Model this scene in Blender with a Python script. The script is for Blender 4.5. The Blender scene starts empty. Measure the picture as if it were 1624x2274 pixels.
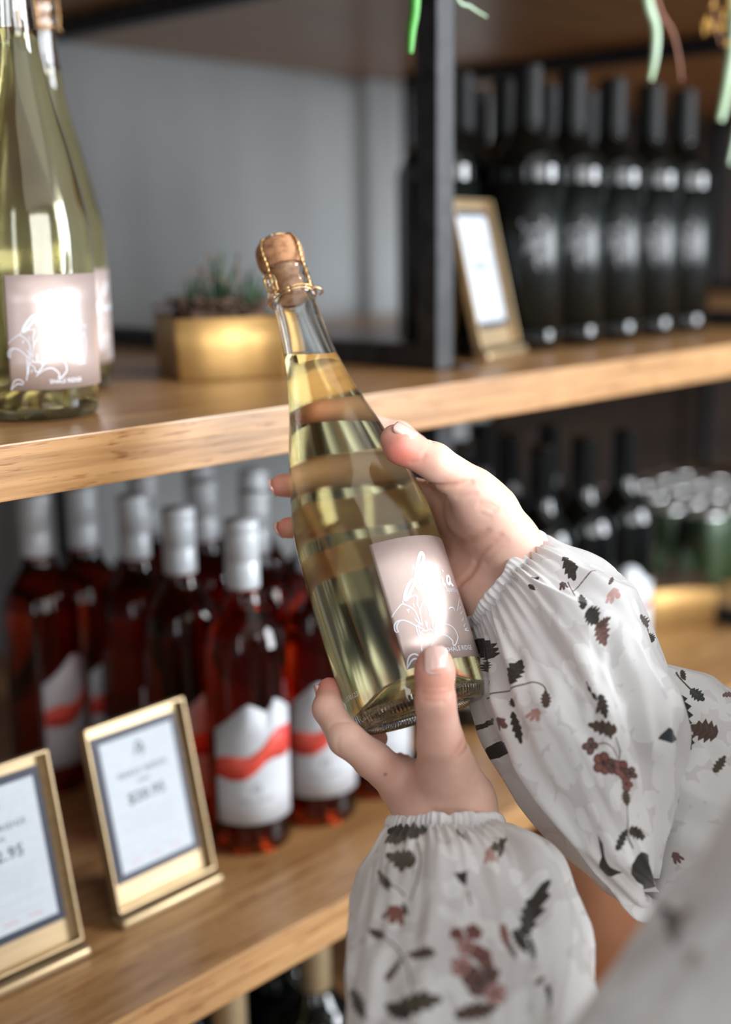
import bpy, bmesh, math, random
import numpy as np
from mathutils import Vector, Matrix

# ------------------------------------------------------------------ camera
SC = bpy.context.scene
COL = SC.collection
CAMZ = 1.45
F_PX, CX, CY = 2783.0, 812.0, 1137.0          # for the 1624 x 2274 frame


def _dir(px, py):
    v = np.array([px - CX, py - CY, F_PX])
    return v / np.linalg.norm(v)


_X = _dir(3500, 510)                            # shelf direction
_Y = _dir(-2200, 577)                           # into the shelf
_Y = _Y - _X * (_X @ _Y)
_Y /= np.linalg.norm(_Y)
_Z = np.cross(_X, _Y)
if _Z[1] > 0:
    _Z = -_Z
M = np.array([_X, _Y, _Z])                      # camera (right, down, forward) -> world
ORG = np.array([0.0, 0.0, CAMZ])


def at(px, py, d):
    """world point seen at a pixel, at depth d metres along the view axis"""
    return M @ np.array([(px - CX) / F_PX * d, (py - CY) / F_PX * d, d]) + ORG


def onz(px, py, z):
    r = M @ _dir(px, py)
    return r * (z - CAMZ) / r[2] + ORG


def ony(px, py, y):
    r = M @ _dir(px, py)
    return r * y / r[1] + ORG


def proj(P):
    v = (np.asarray(P) - ORG) @ M
    return np.stack([CX + F_PX * v[..., 0] / v[..., 2], CY + F_PX * v[..., 1] / v[..., 2], v[..., 2]], -1)


cam = bpy.data.cameras.new('camera')
cam.sensor_fit = 'VERTICAL'
cam.sensor_height = 36.0
cam.lens = F_PX / 2274.0 * 36.0
cam.clip_start = 0.02
cam.clip_end = 60
cam.dof.use_dof = True
cam.dof.focus_distance = 0.745
cam.dof.aperture_fstop = 2.45
cam.dof.aperture_blades = 0
camo = bpy.data.objects.new('camera', cam)
COL.objects.link(camo)
mw = Matrix.Identity(4)
for i in range(3):
    mw[i][0] = M[i, 0]
    mw[i][1] = -M[i, 1]
    mw[i][2] = -M[i, 2]
    mw[i][3] = ORG[i]
camo.matrix_world = mw
SC.camera = camo

# ------------------------------------------------------------------ light
W = bpy.data.worlds.new('world')
SC.world = W
W.use_nodes = True
W.node_tree.nodes['Background'].inputs[0].default_value = (0.80, 0.84, 0.90, 1)
W.node_tree.nodes['Background'].inputs[1].default_value = 0.19


def area(name, loc, target, sx, sy, power, color):
    l = bpy.data.lights.new(name, 'AREA')
    l.shape = 'RECTANGLE'
    l.size = sx
    l.size_y = sy
    l.energy = power
    l.color = color
    o = bpy.data.objects.new(name, l)
    COL.objects.link(o)
    o.location = loc
    o.rotation_euler = (Vector(target) - Vector(loc)).to_track_quat('-Z', 'Y').to_euler()
    return o


area('window_or_fill_light', (2.75, -2.0, 1.95), (0.8, 0.6, 1.15), 1.3, 1.8, 185, (0.90, 0.95, 1.0))
area('window_or_fill_light', (-1.9, -1.0, 1.9), (0.6, 0.8, 1.2), 0.4, 1.5, 9, (0.92, 0.96, 1.0))
area('overhead_fill', (0.5, -1.1, 3.4), (0.5, 0.0, 1.0), 3.2, 2.6, 24, (1.0, 0.965, 0.92))  # broad overhead fill, added to lift the hands and blouse
area('window_or_fill_light', (0.1, -3.3, 2.0), (0.6, 0.3, 1.15), 2.6, 1.9, 125, (0.97, 0.98, 1.0))  # soft fill panel added behind the camera to brighten sleeves and hands

vs = SC.view_settings
vs.view_transform = 'Standard'
vs.look = 'None'
vs.gamma = 1.0
vs.use_curve_mapping = False
vs.exposure = 0.30
cy = SC.cycles
cy.use_denoising = True
cy.max_bounces = 14
cy.transmission_bounces = 12
cy.transparent_max_bounces = 12
cy.glossy_bounces = 4
cy.diffuse_bounces = 3
cy.caustics_reflective = False
cy.caustics_refractive = True
cy.blur_glossy = 1.0
cy.sample_clamp_indirect = 25.0
cy.use_adaptive_sampling = True
cy.adaptive_threshold = 0.02

random.seed(4)
RNG = np.random.default_rng(7)


# ------------------------------------------------------------------ helpers
def tag(o, label=None, cat=None, group=None, kind=None):
    if label:
        o['label'] = label
    if cat:
        o['category'] = cat
    if group:
        o['group'] = group
    if kind:
        o['kind'] = kind
    return o


def empty(name, loc=(0, 0, 0), rz=0.0):
    o = bpy.data.objects.new(name, None)
    COL.objects.link(o)
    o.location = loc
    o.rotation_euler = (0, 0, rz)
    o.empty_display_size = 0.05
    return o


def put(name, me, mat=None, parent=None, smooth=True):
    if mat is not None:
        for m_ in (mat if isinstance(mat, (list, tuple)) else [mat]):
            me.materials.append(m_)
    if smooth:
        me.polygons.foreach_set('use_smooth', np.ones(len(me.polygons), bool))
    o = bpy.data.objects.new(name, me)
    COL.objects.link(o)
    if parent:
        o.parent = parent
    return o


def mesh_np(name, v, f):
    """v (n,3), f (m,4) or (m,3) int arrays or list"""
    me = bpy.data.meshes.new(name)
    if isinstance(f, list):
        me.from_pydata([tuple(map(float, p)) for p in v], [], f)
        me.update()
        return me
    v = np.ascontiguousarray(v, np.float32)
    f = np.ascontiguousarray(f, np.int32)
    k = f.shape[1]
    me.vertices.add(len(v))
    me.vertices.foreach_set('co', v.ravel())
    me.loops.add(f.size)
    me.loops.foreach_set('vertex_index', f.ravel())
    me.polygons.add(len(f))
    me.polygons.foreach_set('loop_start', np.arange(0, f.size, k, dtype=np.int32))
    me.update(calc_edges=True)
    me.validate()
    return me


def copy_tree(o, parent=None, top=True):
    c = o.copy()
    COL.objects.link(c)
    if parent:
        c.parent = parent
    for ch in [x for x in bpy.data.objects if x.parent == o]:
        copy_tree(ch, c, False)
    return c


def smooth_profile(P, n=4):
    P = [np.array(p, float) for p in P]
    out = []
    for i in range(len(P) - 1):
        p0 = P[max(i - 1, 0)]
        p1, p2 = P[i], P[i + 1]
        p3 = P[min(i + 2, len(P) - 1)]
        for k in range(n):
            t = k / n
            q = 0.5 * ((2 * p1) + (-p0 + p2) * t + (2 * p0 - 5 * p1 + 4 * p2 - p3) * t * t
                       + (-p0 + 3 * p1 - 3 * p2 + p3) * t ** 3)
            out.append(q)
    out.append(P[-1])
    return np.array(out)


def revolve(prof, seg=64, name='lathe'):
    """prof: (r, z) list; ends with r=0 become poles"""
    v, f = [], []
    rows = []
    for r, z in prof:
        if r < 1e-6:
            rows.append([len(v)])
            v.append((0, 0, z))
        else:
            rows.append(list(range(len(v), len(v) + seg)))
            for k in range(seg):
                a = 2 * math.pi * k / seg
                v.append((r * math.cos(a), r * math.sin(a), z))
    for A, B in zip(rows[:-1], rows[1:]):
        for k in range(seg):
            k2 = (k + 1) % seg
            if len(A) == 1 and len(B) == 1:
                continue
            if len(A) == 1:
                f.append((A[0], B[k2], B[k]))
            elif len(B) == 1:
                f.append((A[k], A[k2], B[0]))
            else:
                f.append((A[k], A[k2], B[k2], B[k]))
    return mesh_np(name, v, f)


def bm_box(bm, lo, hi, bev=0.0):
    r = bmesh.ops.create_cube(bm, size=1.0)
    vs_ = r['verts']
    for v in vs_:
        for i in range(3):
            v.co[i] = lo[i] if v.co[i] < 0 else hi[i]
    if bev > 0:
        es = list({e for v in vs_ for e in v.link_edges})
        bmesh.ops.bevel(bm, geom=es, offset=bev, segments=2, affect='EDGES', profile=0.6)


def box_mesh(lo, hi, bev=0.0, name='box'):
    bm = bmesh.new()
    bm_box(bm, lo, hi, bev)
    me = bpy.data.meshes.new(name)
    bm.to_mesh(me)
    bm.free()
    return me


def tube_np(P, R, seg=8, cap=True):
    P = np.asarray(P, float)
    n = len(P)
    R = np.full(n, R) if np.isscalar(R) else np.asarray(R, float)
    T = np.gradient(P, axis=0)
    T /= np.linalg.norm(T, axis=1)[:, None] + 1e-12
    a = np.array([0, 0, 1.0]) if abs(T[0][2]) < 0.9 else np.array([1.0, 0, 0])
    N = np.cross(T[0], a)
    N /= np.linalg.norm(N)
    v = []
    for i in range(n):
        N = N - T[i] * (N @ T[i])
        N /= np.linalg.norm(N) + 1e-12
        B = np.cross(T[i], N)
        for k in range(seg):
            t = 2 * math.pi * k / seg
            v.append(P[i] + R[i] * (math.cos(t) * N + math.sin(t) * B))
    f = []
    for i in range(n - 1):
        for k in range(seg):
            k2 = (k + 1) % seg
            f.append((i * seg + k, i * seg + k2, (i + 1) * seg + k2, (i + 1) * seg + k))
    if cap:
        f.append(tuple(range(seg - 1, -1, -1)))
        f.append(tuple((n - 1) * seg + k for k in range(seg)))
    return v, f


def join_np(parts):
    V, Fs = [], []
    for v, f in parts:
        o = len(V)
        V += list(v)
        Fs += [tuple(i + o for i in q) for q in f]
    return V, Fs


def tube_mesh(paths, R, seg=8, name='tube'):
    return mesh_np(name, *join_np([tube_np(p, r, seg) for p, r in zip(paths, R if isinstance(R, list) else [R] * len(paths))]))


# ------------------------------------------------------------------ materials
def new_mat(name):
    m = bpy.data.materials.new(name)
    m.use_nodes = True
    nt = m.node_tree
    return m, nt, nt.nodes['Principled BSDF']


def simple(name, col, rough=0.5, metal=0.0, spec=0.5, coat=0.0, trans=0.0, ior=1.5, sheen=0.0, sss=0.0):
    m, nt, p = new_mat(name)
    p.inputs['Base Color'].default_value = (*col, 1)
    p.inputs['Roughness'].default_value = rough
    p.inputs['Metallic'].default_value = metal
    p.inputs['Specular IOR Level'].default_value = spec
    p.inputs['Coat Weight'].default_value = coat
    p.inputs['Transmission Weight'].default_value = trans
    p.inputs['IOR'].default_value = ior
    p.inputs['Sheen Weight'].default_value = sheen
    if sss:
        p.inputs['Subsurface Weight'].default_value = sss
        p.inputs['Subsurface Radius'].default_value = (0.012, 0.005, 0.003)
        p.inputs['Subsurface Scale'].default_value = 0.6
    return m


def N(nt, t, **k):
    n = nt.nodes.new(t)
    for a, b in k.items():
        setattr(n, a, b)
    return n


def add_noise(m, c2, scale=8.0, stretch=(1, 1, 1), lo=0.35, hi=0.65, detail=4, bump=0.0, coords='Object', dist=0.0005, rough2=None):
    nt = m.node_tree
    p = nt.nodes['Principled BSDF']
    tc = N(nt, 'ShaderNodeTexCoord')
    mp = N(nt, 'ShaderNodeMapping')
    mp.inputs['Scale'].default_value = stretch
    nz = N(nt, 'ShaderNodeTexNoise')
    nz.inputs['Scale'].default_value = scale
    nz.inputs['Detail'].default_value = detail
    cr = N(nt, 'ShaderNodeValToRGB')
    cr.color_ramp.elements[0].position = lo
    cr.color_ramp.elements[1].position = hi
    cr.color_ramp.elements[0].color = p.inputs['Base Color'].default_value[:]
    cr.color_ramp.elements[1].color = (*c2, 1)
    nt.links.new(tc.outputs[coords], mp.inputs[0])
    nt.links.new(mp.outputs[0], nz.inputs['Vector'])
    nt.links.new(nz.outputs[0], cr.inputs[0])
    nt.links.new(cr.outputs[0], p.inputs['Base Color'])
    if bump:
        b = N(nt, 'ShaderNodeBump')
        b.inputs['Strength'].default_value = bump
        b.inputs['Distance'].default_value = dist
        nt.links.new(nz.outputs[0], b.inputs['Height'])
        nt.links.new(b.outputs[0], p.inputs['Normal'])
    return m


def oak():
    m, nt, p = new_mat('oak_wood')
    tc = N(nt, 'ShaderNodeTexCoord')
    # broad tone, long grain lines, short open pores
    def nz(scale, st, det=4, rough=0.55):
        mp = N(nt, 'ShaderNodeMapping')
        mp.inputs['Scale'].default_value = st
        n = N(nt, 'ShaderNodeTexNoise')
        n.inputs['Scale'].default_value = scale
        n.inputs['Detail'].default_value = det
        n.inputs['Roughness'].default_value = rough
        nt.links.new(tc.outputs['Object'], mp.inputs[0])
        nt.links.new(mp.outputs[0], n.inputs['Vector'])
        return n
    a = nz(1.0, (1.6, 14, 14), 3)
    b = nz(1.0, (5, 120, 150), 5)
    c = nz(1.0, (26, 330, 330), 3, 0.6)
    ra = N(nt, 'ShaderNodeValToRGB')
    ra.color_ramp.elements[0].position = 0.35
    ra.color_ramp.elements[1].position = 0.68
    ra.color_ramp.elements[0].color = (0.405, 0.208, 0.080, 1)
    ra.color_ramp.elements[1].color = (0.47, 0.268, 0.116, 1)
    nt.links.new(a.outputs[0], ra.inputs[0])
    rb = N(nt, 'ShaderNodeValToRGB')
    rb.color_ramp.elements[0].position = 0.36
    rb.color_ramp.elements[1].position = 0.60
    rb.color_ramp.elements[0].color = (0.66, 0.60, 0.52, 1)
    rb.color_ramp.elements[1].color = (1, 1, 1, 1)
    nt.links.new(b.outputs[0], rb.inputs[0])
    rc = N(nt, 'ShaderNodeValToRGB')
    rc.color_ramp.elements[0].position = 0.36
    rc.color_ramp.elements[1].position = 0.43
    rc.color_ramp.elements[0].color = (0.60, 0.46, 0.34, 1)
    rc.color_ramp.elements[1].color = (1, 1, 1, 1)
    nt.links.new(c.outputs[0], rc.inputs[0])
    m1 = N(nt, 'ShaderNodeMix', data_type='RGBA', blend_type='MULTIPLY')
    m1.inputs[0].default_value = 1
    m2 = N(nt, 'ShaderNodeMix', data_type='RGBA', blend_type='MULTIPLY')
    m2.inputs[0].default_value = 1
    nt.links.new(ra.outputs[0], m1.inputs[6])
    nt.links.new(rb.outputs[0], m1.inputs[7])
    nt.links.new(m1.outputs[2], m2.inputs[6])
    nt.links.new(rc.outputs[0], m2.inputs[7])
    nt.links.new(m2.outputs[2], p.inputs['Base Color'])
    bp = N(nt, 'ShaderNodeBump')
    bp.inputs['Strength'].default_value = 0.25
    bp.inputs['Distance'].default_value = 0.0006
    nt.links.new(c.outputs[0], bp.inputs['Height'])
    nt.links.new(bp.outputs[0], p.inputs['Normal'])
    p.inputs['Roughness'].default_value = 0.32
    p.inputs['Specular IOR Level'].default_value = 0.55
    return m


MAT = {}
MAT['oak'] = oak()
MAT['black_metal'] = add_noise(simple('black_steel', (0.006, 0.007, 0.009), 0.42, 0.0, 0.28), (0.02, 0.02, 0.022), 60)
MAT['wall'] = add_noise(simple('painted_wall', (0.265, 0.275, 0.277), 0.85), (0.235, 0.245, 0.25), 3, bump=0.15, dist=0.001)
MAT['darkwall'] = add_noise(simple('dark_brown_panel', (0.022, 0.014, 0.010), 0.8, spec=0.08), (0.014, 0.010, 0.008), 5, (0.4, 6, 6))
MAT['floor'] = add_noise(simple('floor_boards', (0.085, 0.055, 0.038), 0.5), (0.06, 0.040, 0.026), 3, (0.6, 7, 1))
MAT['gold'] = add_noise(simple('brushed_gold', (0.50, 0.375, 0.225), 0.45, 0.85), (0.43, 0.32, 0.185), 30, (1, 1, 8))
MAT['gold_paper'] = add_noise(simple('matt_gold_metal', (0.46, 0.28, 0.10), 0.45, 0.75), (0.36, 0.21, 0.07), 18, bump=0.4, dist=0.001)
MAT['paper'] = add_noise(simple('white_card', (0.47, 0.505, 0.54), 0.6), (0.44, 0.475, 0.51), 200)
MAT['navy'] = add_noise(simple('navy_card', (0.014, 0.020, 0.042), 0.5), (0.022, 0.018, 0.036), 40)
MAT['ink'] = simple('grey_ink', (0.11, 0.14, 0.16), 0.7)
MAT['ink_pale'] = simple('pale_ink', (0.42, 0.46, 0.50), 0.7)
MAT['ink_red'] = simple('red_ink', (0.55, 0.25, 0.25), 0.7)
MAT['white_label'] = add_noise(simple('white_label_paper', (0.57, 0.59, 0.62), 0.5), (0.54, 0.56, 0.59), 150)
MAT['red_band'] = add_noise(simple('red_print', (0.62, 0.035, 0.030), 0.5), (0.72, 0.10, 0.06), 25)
MAT['plum_band'] = add_noise(simple('plum_print', (0.10, 0.012, 0.02), 0.5), (0.30, 0.06, 0.05), 20)
MAT['cap_white'] = add_noise(simple('white_screw_cap', (0.54, 0.565, 0.59), 0.35, 0.1), (0.50, 0.53, 0.55), 60)
MAT['cork'] = add_noise(simple('cork', (0.46, 0.225, 0.105), 0.8), (0.20, 0.080, 0.032), 140, (1, 1, 1.6), 0.42, 0.72, 5, 0.5)
MAT['wire'] = add_noise(simple('gold_wire', (0.75, 0.48, 0.22), 0.28, 1.0), (0.70, 0.44, 0.20), 80)
MAT['black_glass'] = add_noise(simple('black_glass', (0.001, 0.002, 0.0018), 0.06, 0.0, 0.5), (0.002, 0.003, 0.003), 12)
MAT['dark_label'] = add_noise(simple('dark_label_paper', (0.0025, 0.004, 0.0038), 0.30, 0.0, 0.35), (0.003, 0.005, 0.0045), 50)
MAT['capsule'] = add_noise(simple('matt_black_capsule', (0.004, 0.005, 0.005), 0.55, spec=0.2), (0.006, 0.006, 0.006), 30)
MAT['emblem'] = simple('silver_print', (0.17, 0.17, 0.185), 0.45)
MAT['green_can'] = add_noise(simple('green_can', (0.022, 0.050, 0.018), 0.35, 0.3), (0.014, 0.030, 0.012), 20)
MAT['can_top'] = add_noise(simple('aluminium', (0.80, 0.80, 0.80), 0.3, 1.0), (0.75, 0.75, 0.75), 40)
MAT['leaf_dark'] = add_noise(simple('dark_leaf', (0.020, 0.055, 0.028), 0.5), (0.04, 0.085, 0.035), 40)
MAT['leaf_green'] = add_noise(simple('green_leaf', (0.06, 0.32, 0.035), 0.5), (0.09, 0.38, 0.05), 40)
MAT['leaf_pale'] = add_noise(simple('pale_leaf', (0.32, 0.46, 0.26), 0.5), (0.42, 0.55, 0.40), 30)
MAT['stem_red'] = add_noise(simple('red_brown_stem', (0.30, 0.12, 0.07), 0.6), (0.24, 0.09, 0.05), 30)
MAT['moss'] = add_noise(simple('dried_moss', (0.17, 0.095, 0.065), 0.9), (0.07, 0.045, 0.03), 120)
MAT['yellow'] = add_noise(simple('yellow_petals', (0.62, 0.36, 0.06), 0.6), (0.5, 0.27, 0.04), 40)
MAT['copper'] = add_noise(simple('copper_brown_glaze', (0.34, 0.15, 0.080), 0.28, 0.5), (0.26, 0.11, 0.055), 10)
MAT['rose_glass'] = add_noise(simple('rose_wine_glass', (0.43, 0.030, 0.004), 0.03, trans=1.0, ior=1.40), (0.40, 0.026, 0.004), 5)


def glass_mat(name, col, ior):
    m = simple(name, col, 0.0, trans=1.0, ior=ior)
    nt = m.node_tree
    p = nt.nodes['Principled BSDF']
    return m, nt, p


g, nt, p = glass_mat('clear_glass', (0.975, 0.993, 0.982), 1.50)
# knurled heel of the bottle: fine vertical ribs between 1.5 and 9 mm above the base
tc = N(nt, 'ShaderNodeTexCoord')
sx = N(nt, 'ShaderNodeSeparateXYZ')
nt.links.new(tc.outputs['Object'], sx.inputs[0])
at2 = N(nt, 'ShaderNodeMath', operation='ARCTAN2')
nt.links.new(sx.outputs[1], at2.inputs[0])
nt.links.new(sx.outputs[0], at2.inputs[1])
mu = N(nt, 'ShaderNodeMath', operation='MULTIPLY')
mu.inputs[1].default_value = 110
nt.links.new(at2.outputs[0], mu.inputs[0])
sn = N(nt, 'ShaderNodeMath', operation='SINE')
nt.links.new(mu.outputs[0], sn.inputs[0])
g1 = N(nt, 'ShaderNodeMath', operation='GREATER_THAN')
g1.inputs[1].default_value = 0.0012
g2 = N(nt, 'ShaderNodeMath', operation='LESS_THAN')
g2.inputs[1].default_value = 0.0085
nt.links.new(sx.outputs[2], g1.inputs[0])
nt.links.new(sx.outputs[2], g2.inputs[0])
mm = N(nt, 'ShaderNodeMath', operation='MULTIPLY')
nt.links.new(g1.outputs[0], mm.inputs[0])
nt.links.new(g2.outputs[0], mm.inputs[1])
mm2 = N(nt, 'ShaderNodeMath', operation='MULTIPLY')
nt.links.new(mm.outputs[0], mm2.inputs[0])
nt.links.new(sn.outputs[0], mm2.inputs[1])
bp = N(nt, 'ShaderNodeBump')
bp.inputs['Strength'].default_value = 0.8
bp.inputs['Distance'].default_value = 0.0005
nt.links.new(mm2.outputs[0], bp.inputs['Height'])
nt.links.new(bp.outputs[0], p.inputs['Normal'])
MAT['glass'] = g
MAT['wine'] = glass_mat('pale_wine', (0.94, 0.84, 0.46), 1.34)[0]
MAT['wine'].node_tree.nodes['Principled BSDF'].inputs['Roughness'].default_value = 0.13
pearl = simple('pearl_pink_foil', (0.60, 0.475, 0.435), 0.38, 0.48)
MAT['pearl'] = add_noise(pearl, (0.62, 0.495, 0.455), 300)
MAT['silver_print'] = simple('silver_white_print', (0.80, 0.83, 0.90), 0.45, 0.2)
MAT['etched'] = simple('etched_glass_mark', (0.8, 0.85, 0.82), 0.5)


# skin, with the tint painted on by anatomy (redder fingertips and knuckles)
def skin_mat():
    m, nt, p = new_mat('skin')
    at_ = N(nt, 'ShaderNodeAttribute', attribute_name='tint')
    nz = N(nt, 'ShaderNodeTexNoise')
    nz.inputs['Scale'].default_value = 90
    nz.inputs['Detail'].default_value = 5
    tc_ = N(nt, 'ShaderNodeTexCoord')
    nt.links.new(tc_.outputs['Object'], nz.inputs['Vector'])
    cr = N(nt, 'ShaderNodeValToRGB')
    cr.color_ramp.elements[0].position = 0.3
    cr.color_ramp.elements[1].position = 0.7
    cr.color_ramp.elements[0].color = (0.93, 0.87, 0.85, 1)
    cr.color_ramp.elements[1].color = (1.0, 1.0, 1.0, 1)
    nt.links.new(nz.outputs[0], cr.inputs[0])
    mx = N(nt, 'ShaderNodeMix', data_type='RGBA', blend_type='MULTIPLY')
    mx.inputs[0].default_value = 1
    nt.links.new(at_.outputs['Color'], mx.inputs[6])
    nt.links.new(cr.outputs[0], mx.inputs[7])
    nt.links.new(mx.outputs[2], p.inputs['Base Color'])
    p.inputs['Roughness'].default_value = 0.46
    p.inputs['Specular IOR Level'].default_value = 0.4
    p.inputs['Subsurface Weight'].default_value = 0.25
    p.inputs['Subsurface Radius'].default_value = (0.010, 0.0035, 0.002)
    p.inputs['Subsurface Scale'].default_value = 0.5
    v = N(nt, 'ShaderNodeTexVoronoi')
    v.inputs['Scale'].default_value = 900
    nt.links.new(tc_.outputs['Object'], v.inputs['Vector'])
    b = N(nt, 'ShaderNodeBump')
    b.inputs['Strength'].default_value = 0.10
    b.inputs['Distance'].default_value = 0.0002
    nt.links.new(v.outputs[0], b.inputs['Height'])
    nt.links.new(b.outputs[0], p.inputs['Normal'])
    return m


MAT['skin'] = skin_mat()
MAT['nail'] = add_noise(simple('fingernail', (0.80, 0.50, 0.43), 0.22, spec=0.6, coat=0.3), (0.84, 0.56, 0.49), 200)


def cloth_mat(name, img):
    m, nt, p = new_mat(name)
    im = N(nt, 'ShaderNodeTexImage')
    im.image = img
    im.interpolation = 'Linear'
    out = nt.nodes['Material Output']
    p.inputs['Roughness'].default_value = 0.65
    p.inputs['Sheen Weight'].default_value = 0.25
    nt.links.new(im.outputs[0], p.inputs['Base Color'])
    tr = N(nt, 'ShaderNodeBsdfTranslucent')
    nt.links.new(im.outputs[0], tr.inputs[0])
    tp = N(nt, 'ShaderNodeBsdfTransparent')
    m1 = N(nt, 'ShaderNodeMixShader')
    m1.inputs[0].default_value = 0.18
    nt.links.new(p.outputs[0], m1.inputs[1])
    nt.links.new(tr.outputs[0], m1.inputs[2])
    m2 = N(nt, 'ShaderNodeMixShader')
    nt.links.new(im.outputs[1], m2.inputs[0])
    nt.links.new(tp.outputs[0], m2.inputs[1])
    nt.links.new(m1.outputs[0], m2.inputs[2])
    nt.links.new(m2.outputs[0], out.inputs[0])
    tc_ = N(nt, 'ShaderNodeTexCoord')
    nz = N(nt, 'ShaderNodeTexNoise')
    nz.inputs['Scale'].default_value = 700
    nt.links.new(tc_.outputs['Object'], nz.inputs['Vector'])
    ad = N(nt, 'ShaderNodeMath', operation='MULTIPLY_ADD')
    nt.links.new(im.outputs[1], ad.inputs[0])
    ad.inputs[1].default_value = 5.0
    nt.links.new(nz.outputs[0], ad.inputs[2])
    b = N(nt, 'ShaderNodeBump')
    b.inputs['Strength'].default_value = 0.30
    b.inputs['Distance'].default_value = 0.0004
    nt.links.new(ad.outputs[0], b.inputs['Height'])
    nt.links.new(b.outputs[0], p.inputs['Normal'])
    return m


# ------------------------------------------------------------------ setting: wall, floor, shelving
Z1 = CAMZ - 0.115      # upper shelf, top face
Z2 = CAMZ - 0.530      # lower shelf
Z3 = CAMZ - 0.945      # third shelf
Z0 = CAMZ + 0.297      # shelf above the frame
YF, YB = 0.668, 1.462  # front and back of the boards
YW = 1.47
tag(put('floor', box_mesh((-3.0, -3.6, -0.05), (4.6, YW + 0.1, 0.0)), MAT['floor'], smooth=False), kind='structure')
tag(put('wall_back', box_mesh((-3.0, YW, 0.0), (1.90, YW + 0.1, 3.4)), MAT['wall'], smooth=False), kind='structure')
tag(put('wall_right', box_mesh((1.90, YW - 0.02, 0.0), (4.6, YW + 0.1, 3.4)), MAT['darkwall'], smooth=False), kind='structure')

unit = empty('shelving_unit', (0.0, YF, 0.0))
tag(unit, 'tall open shelving unit of thick oak boards on black square steel frames against the wall', 'shelves')


def unit_part(name, lo, hi, mat, bev=0.0012):
    lo = (lo[0], lo[1] - YF, lo[2])
    hi = (hi[0], hi[1] - YF, hi[2])
    return put(name, box_mesh(lo, hi, bev), mat, unit, smooth=False)


for z in (Z0, Z1, Z2, Z3, CAMZ - 1.32):
    unit_part('oak_board', (-0.9, YF, z - 0.035), (2.75, YB, z), MAT['oak'])
S = 0.0125
for xf in (-0.7, 0.895, 1.585, 2.6):
    for ylo, nm in ((0.756, 'front_post'), (1.385, 'rear_post')):
        for zt, zb in ((3.0, Z0), (Z0 - 0.035, Z1), (Z1 - 0.035, Z2), (Z2 - 0.035, Z3), (Z3 - 0.035, CAMZ - 1.32), (CAMZ - 1.355, 0.0)):
            if zt > 2.5:
                zt = Z0 + 0.25
            unit_part('post', (xf - S, ylo - S, zb), (xf + S, ylo + S, zt), MAT['black_metal'], 0.002)
    for z in (Z0, Z1, Z2, Z3):
        unit_part('rail', (xf - S, 0.756 + S, z), (xf + S, 1.385 - S, z + 0.022), MAT['black_metal'], 0.002)
        unit_part('rail', (xf - S, 0.756 + S, z - 0.035 - 0.022), (xf + S, 1.385 - S, z - 0.035), MAT['black_metal'], 0.002)
    # little foot plates where the posts meet the boards
    for z in (Z1, Z2):
        unit_part('foot_plate', (xf + S, 0.735, z), (xf + S + 0.022, 0.775, z + 0.003), MAT['black_metal'], 0.0008)


# ------------------------------------------------------------------ flat print on cylinders and cards
def ribbon(pts, w, fmap, off):
    """polyline pts (2d, metres) -> raised flat strip mapped by fmap(x, y, off)"""
    P = smooth_profile([(a, b) for a, b in pts], 3) if len(pts) > 2 else np.array(pts, float)
    T = np.gradient(P, axis=0)
    T /= np.linalg.norm(T, axis=1)[:, None] + 1e-12
    Nn = np.stack([-T[:, 1], T[:, 0]], 1)
    k = np.linspace(0, 1, len(P))
    ww = w * (0.6 + 0.4 * np.sin(np.pi * np.clip(k, 0.03, 0.97)))
    A = P + Nn * ww[:, None] / 2
    B = P - Nn * ww[:, None] / 2
    v = [fmap(x, y, off) for x, y in A] + [fmap(x, y, off) for x, y in B]
    n = len(P)
    f = [(i, i + 1, n + i + 1, n + i) for i in range(n - 1)]
    return v, f


def text_np(s, size, fmap, off, align='CENTER', spacing=1.0, bold=0.0):
    cu = bpy.data.curves.new('txt', 'FONT')
    cu.body = s
    cu.size = size
    cu.align_x = align
    cu.space_character = spacing
    cu.resolution_u = 2
    cu.offset = bold
    o = bpy.data.objects.new('txt', cu)
    COL.objects.link(o)
    bpy.context.view_layer.update()
    dg = bpy.context.evaluated_depsgraph_get()
    me = o.evaluated_get(dg).to_mesh()
    v = [fmap(p.co.x, p.co.y, off) for p in me.vertices]
    f = [tuple(q.vertices) for q in me.polygons]
    o.evaluated_get(dg).to_mesh_clear()
    bpy.data.objects.remove(o)
    bpy.data.curves.remove(cu)
    return v, f


def cyl(R):
    return lambda x, y, off: ((R + off) * math.cos(x / R), (R + off) * math.sin(x / R), y)


def patch(x0, x1, zlo, zhi, R, thick=0.00015, nx=28, nz=8):
    """curved label between angle-lengths x0..x1; zlo/zhi may be functions of x"""
    fl = zlo if callable(zlo) else (lambda x: zlo)
    fh = zhi if callable(zhi) else (lambda x: zhi)
    v, f = [], []
    for s in (thick, 0.00003):
        for i in range(nx + 1):
            x = x0 + (x1 - x0) * i / nx
            for j in range(nz + 1):
                z = fl(x) + (fh(x) - fl(x)) * j / nz
                v.append(cyl(R)(x, z, s))
    n1 = (nx + 1) * (nz + 1)
    for i in range(nx):
        for j in range(nz):
            a = i * (nz + 1) + j
            b = (i + 1) * (nz + 1) + j
            f.append((a, b, b + 1, a + 1))
            f.append((n1 + a, n1 + a + 1, n1 + b + 1, n1 + b))
    rim = [i * (nz + 1) for i in range(nx + 1)] + [nx * (nz + 1) + j for j in range(1, nz + 1)] \
        + [i * (nz + 1) + nz for i in range(nx - 1, -1, -1)] + [j for j in range(nz - 1, 0, -1)]
    for a, b in zip(rim, rim[1:] + rim[:1]):
        f.append((b, a, n1 + a, n1 + b))
    return v, f


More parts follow.
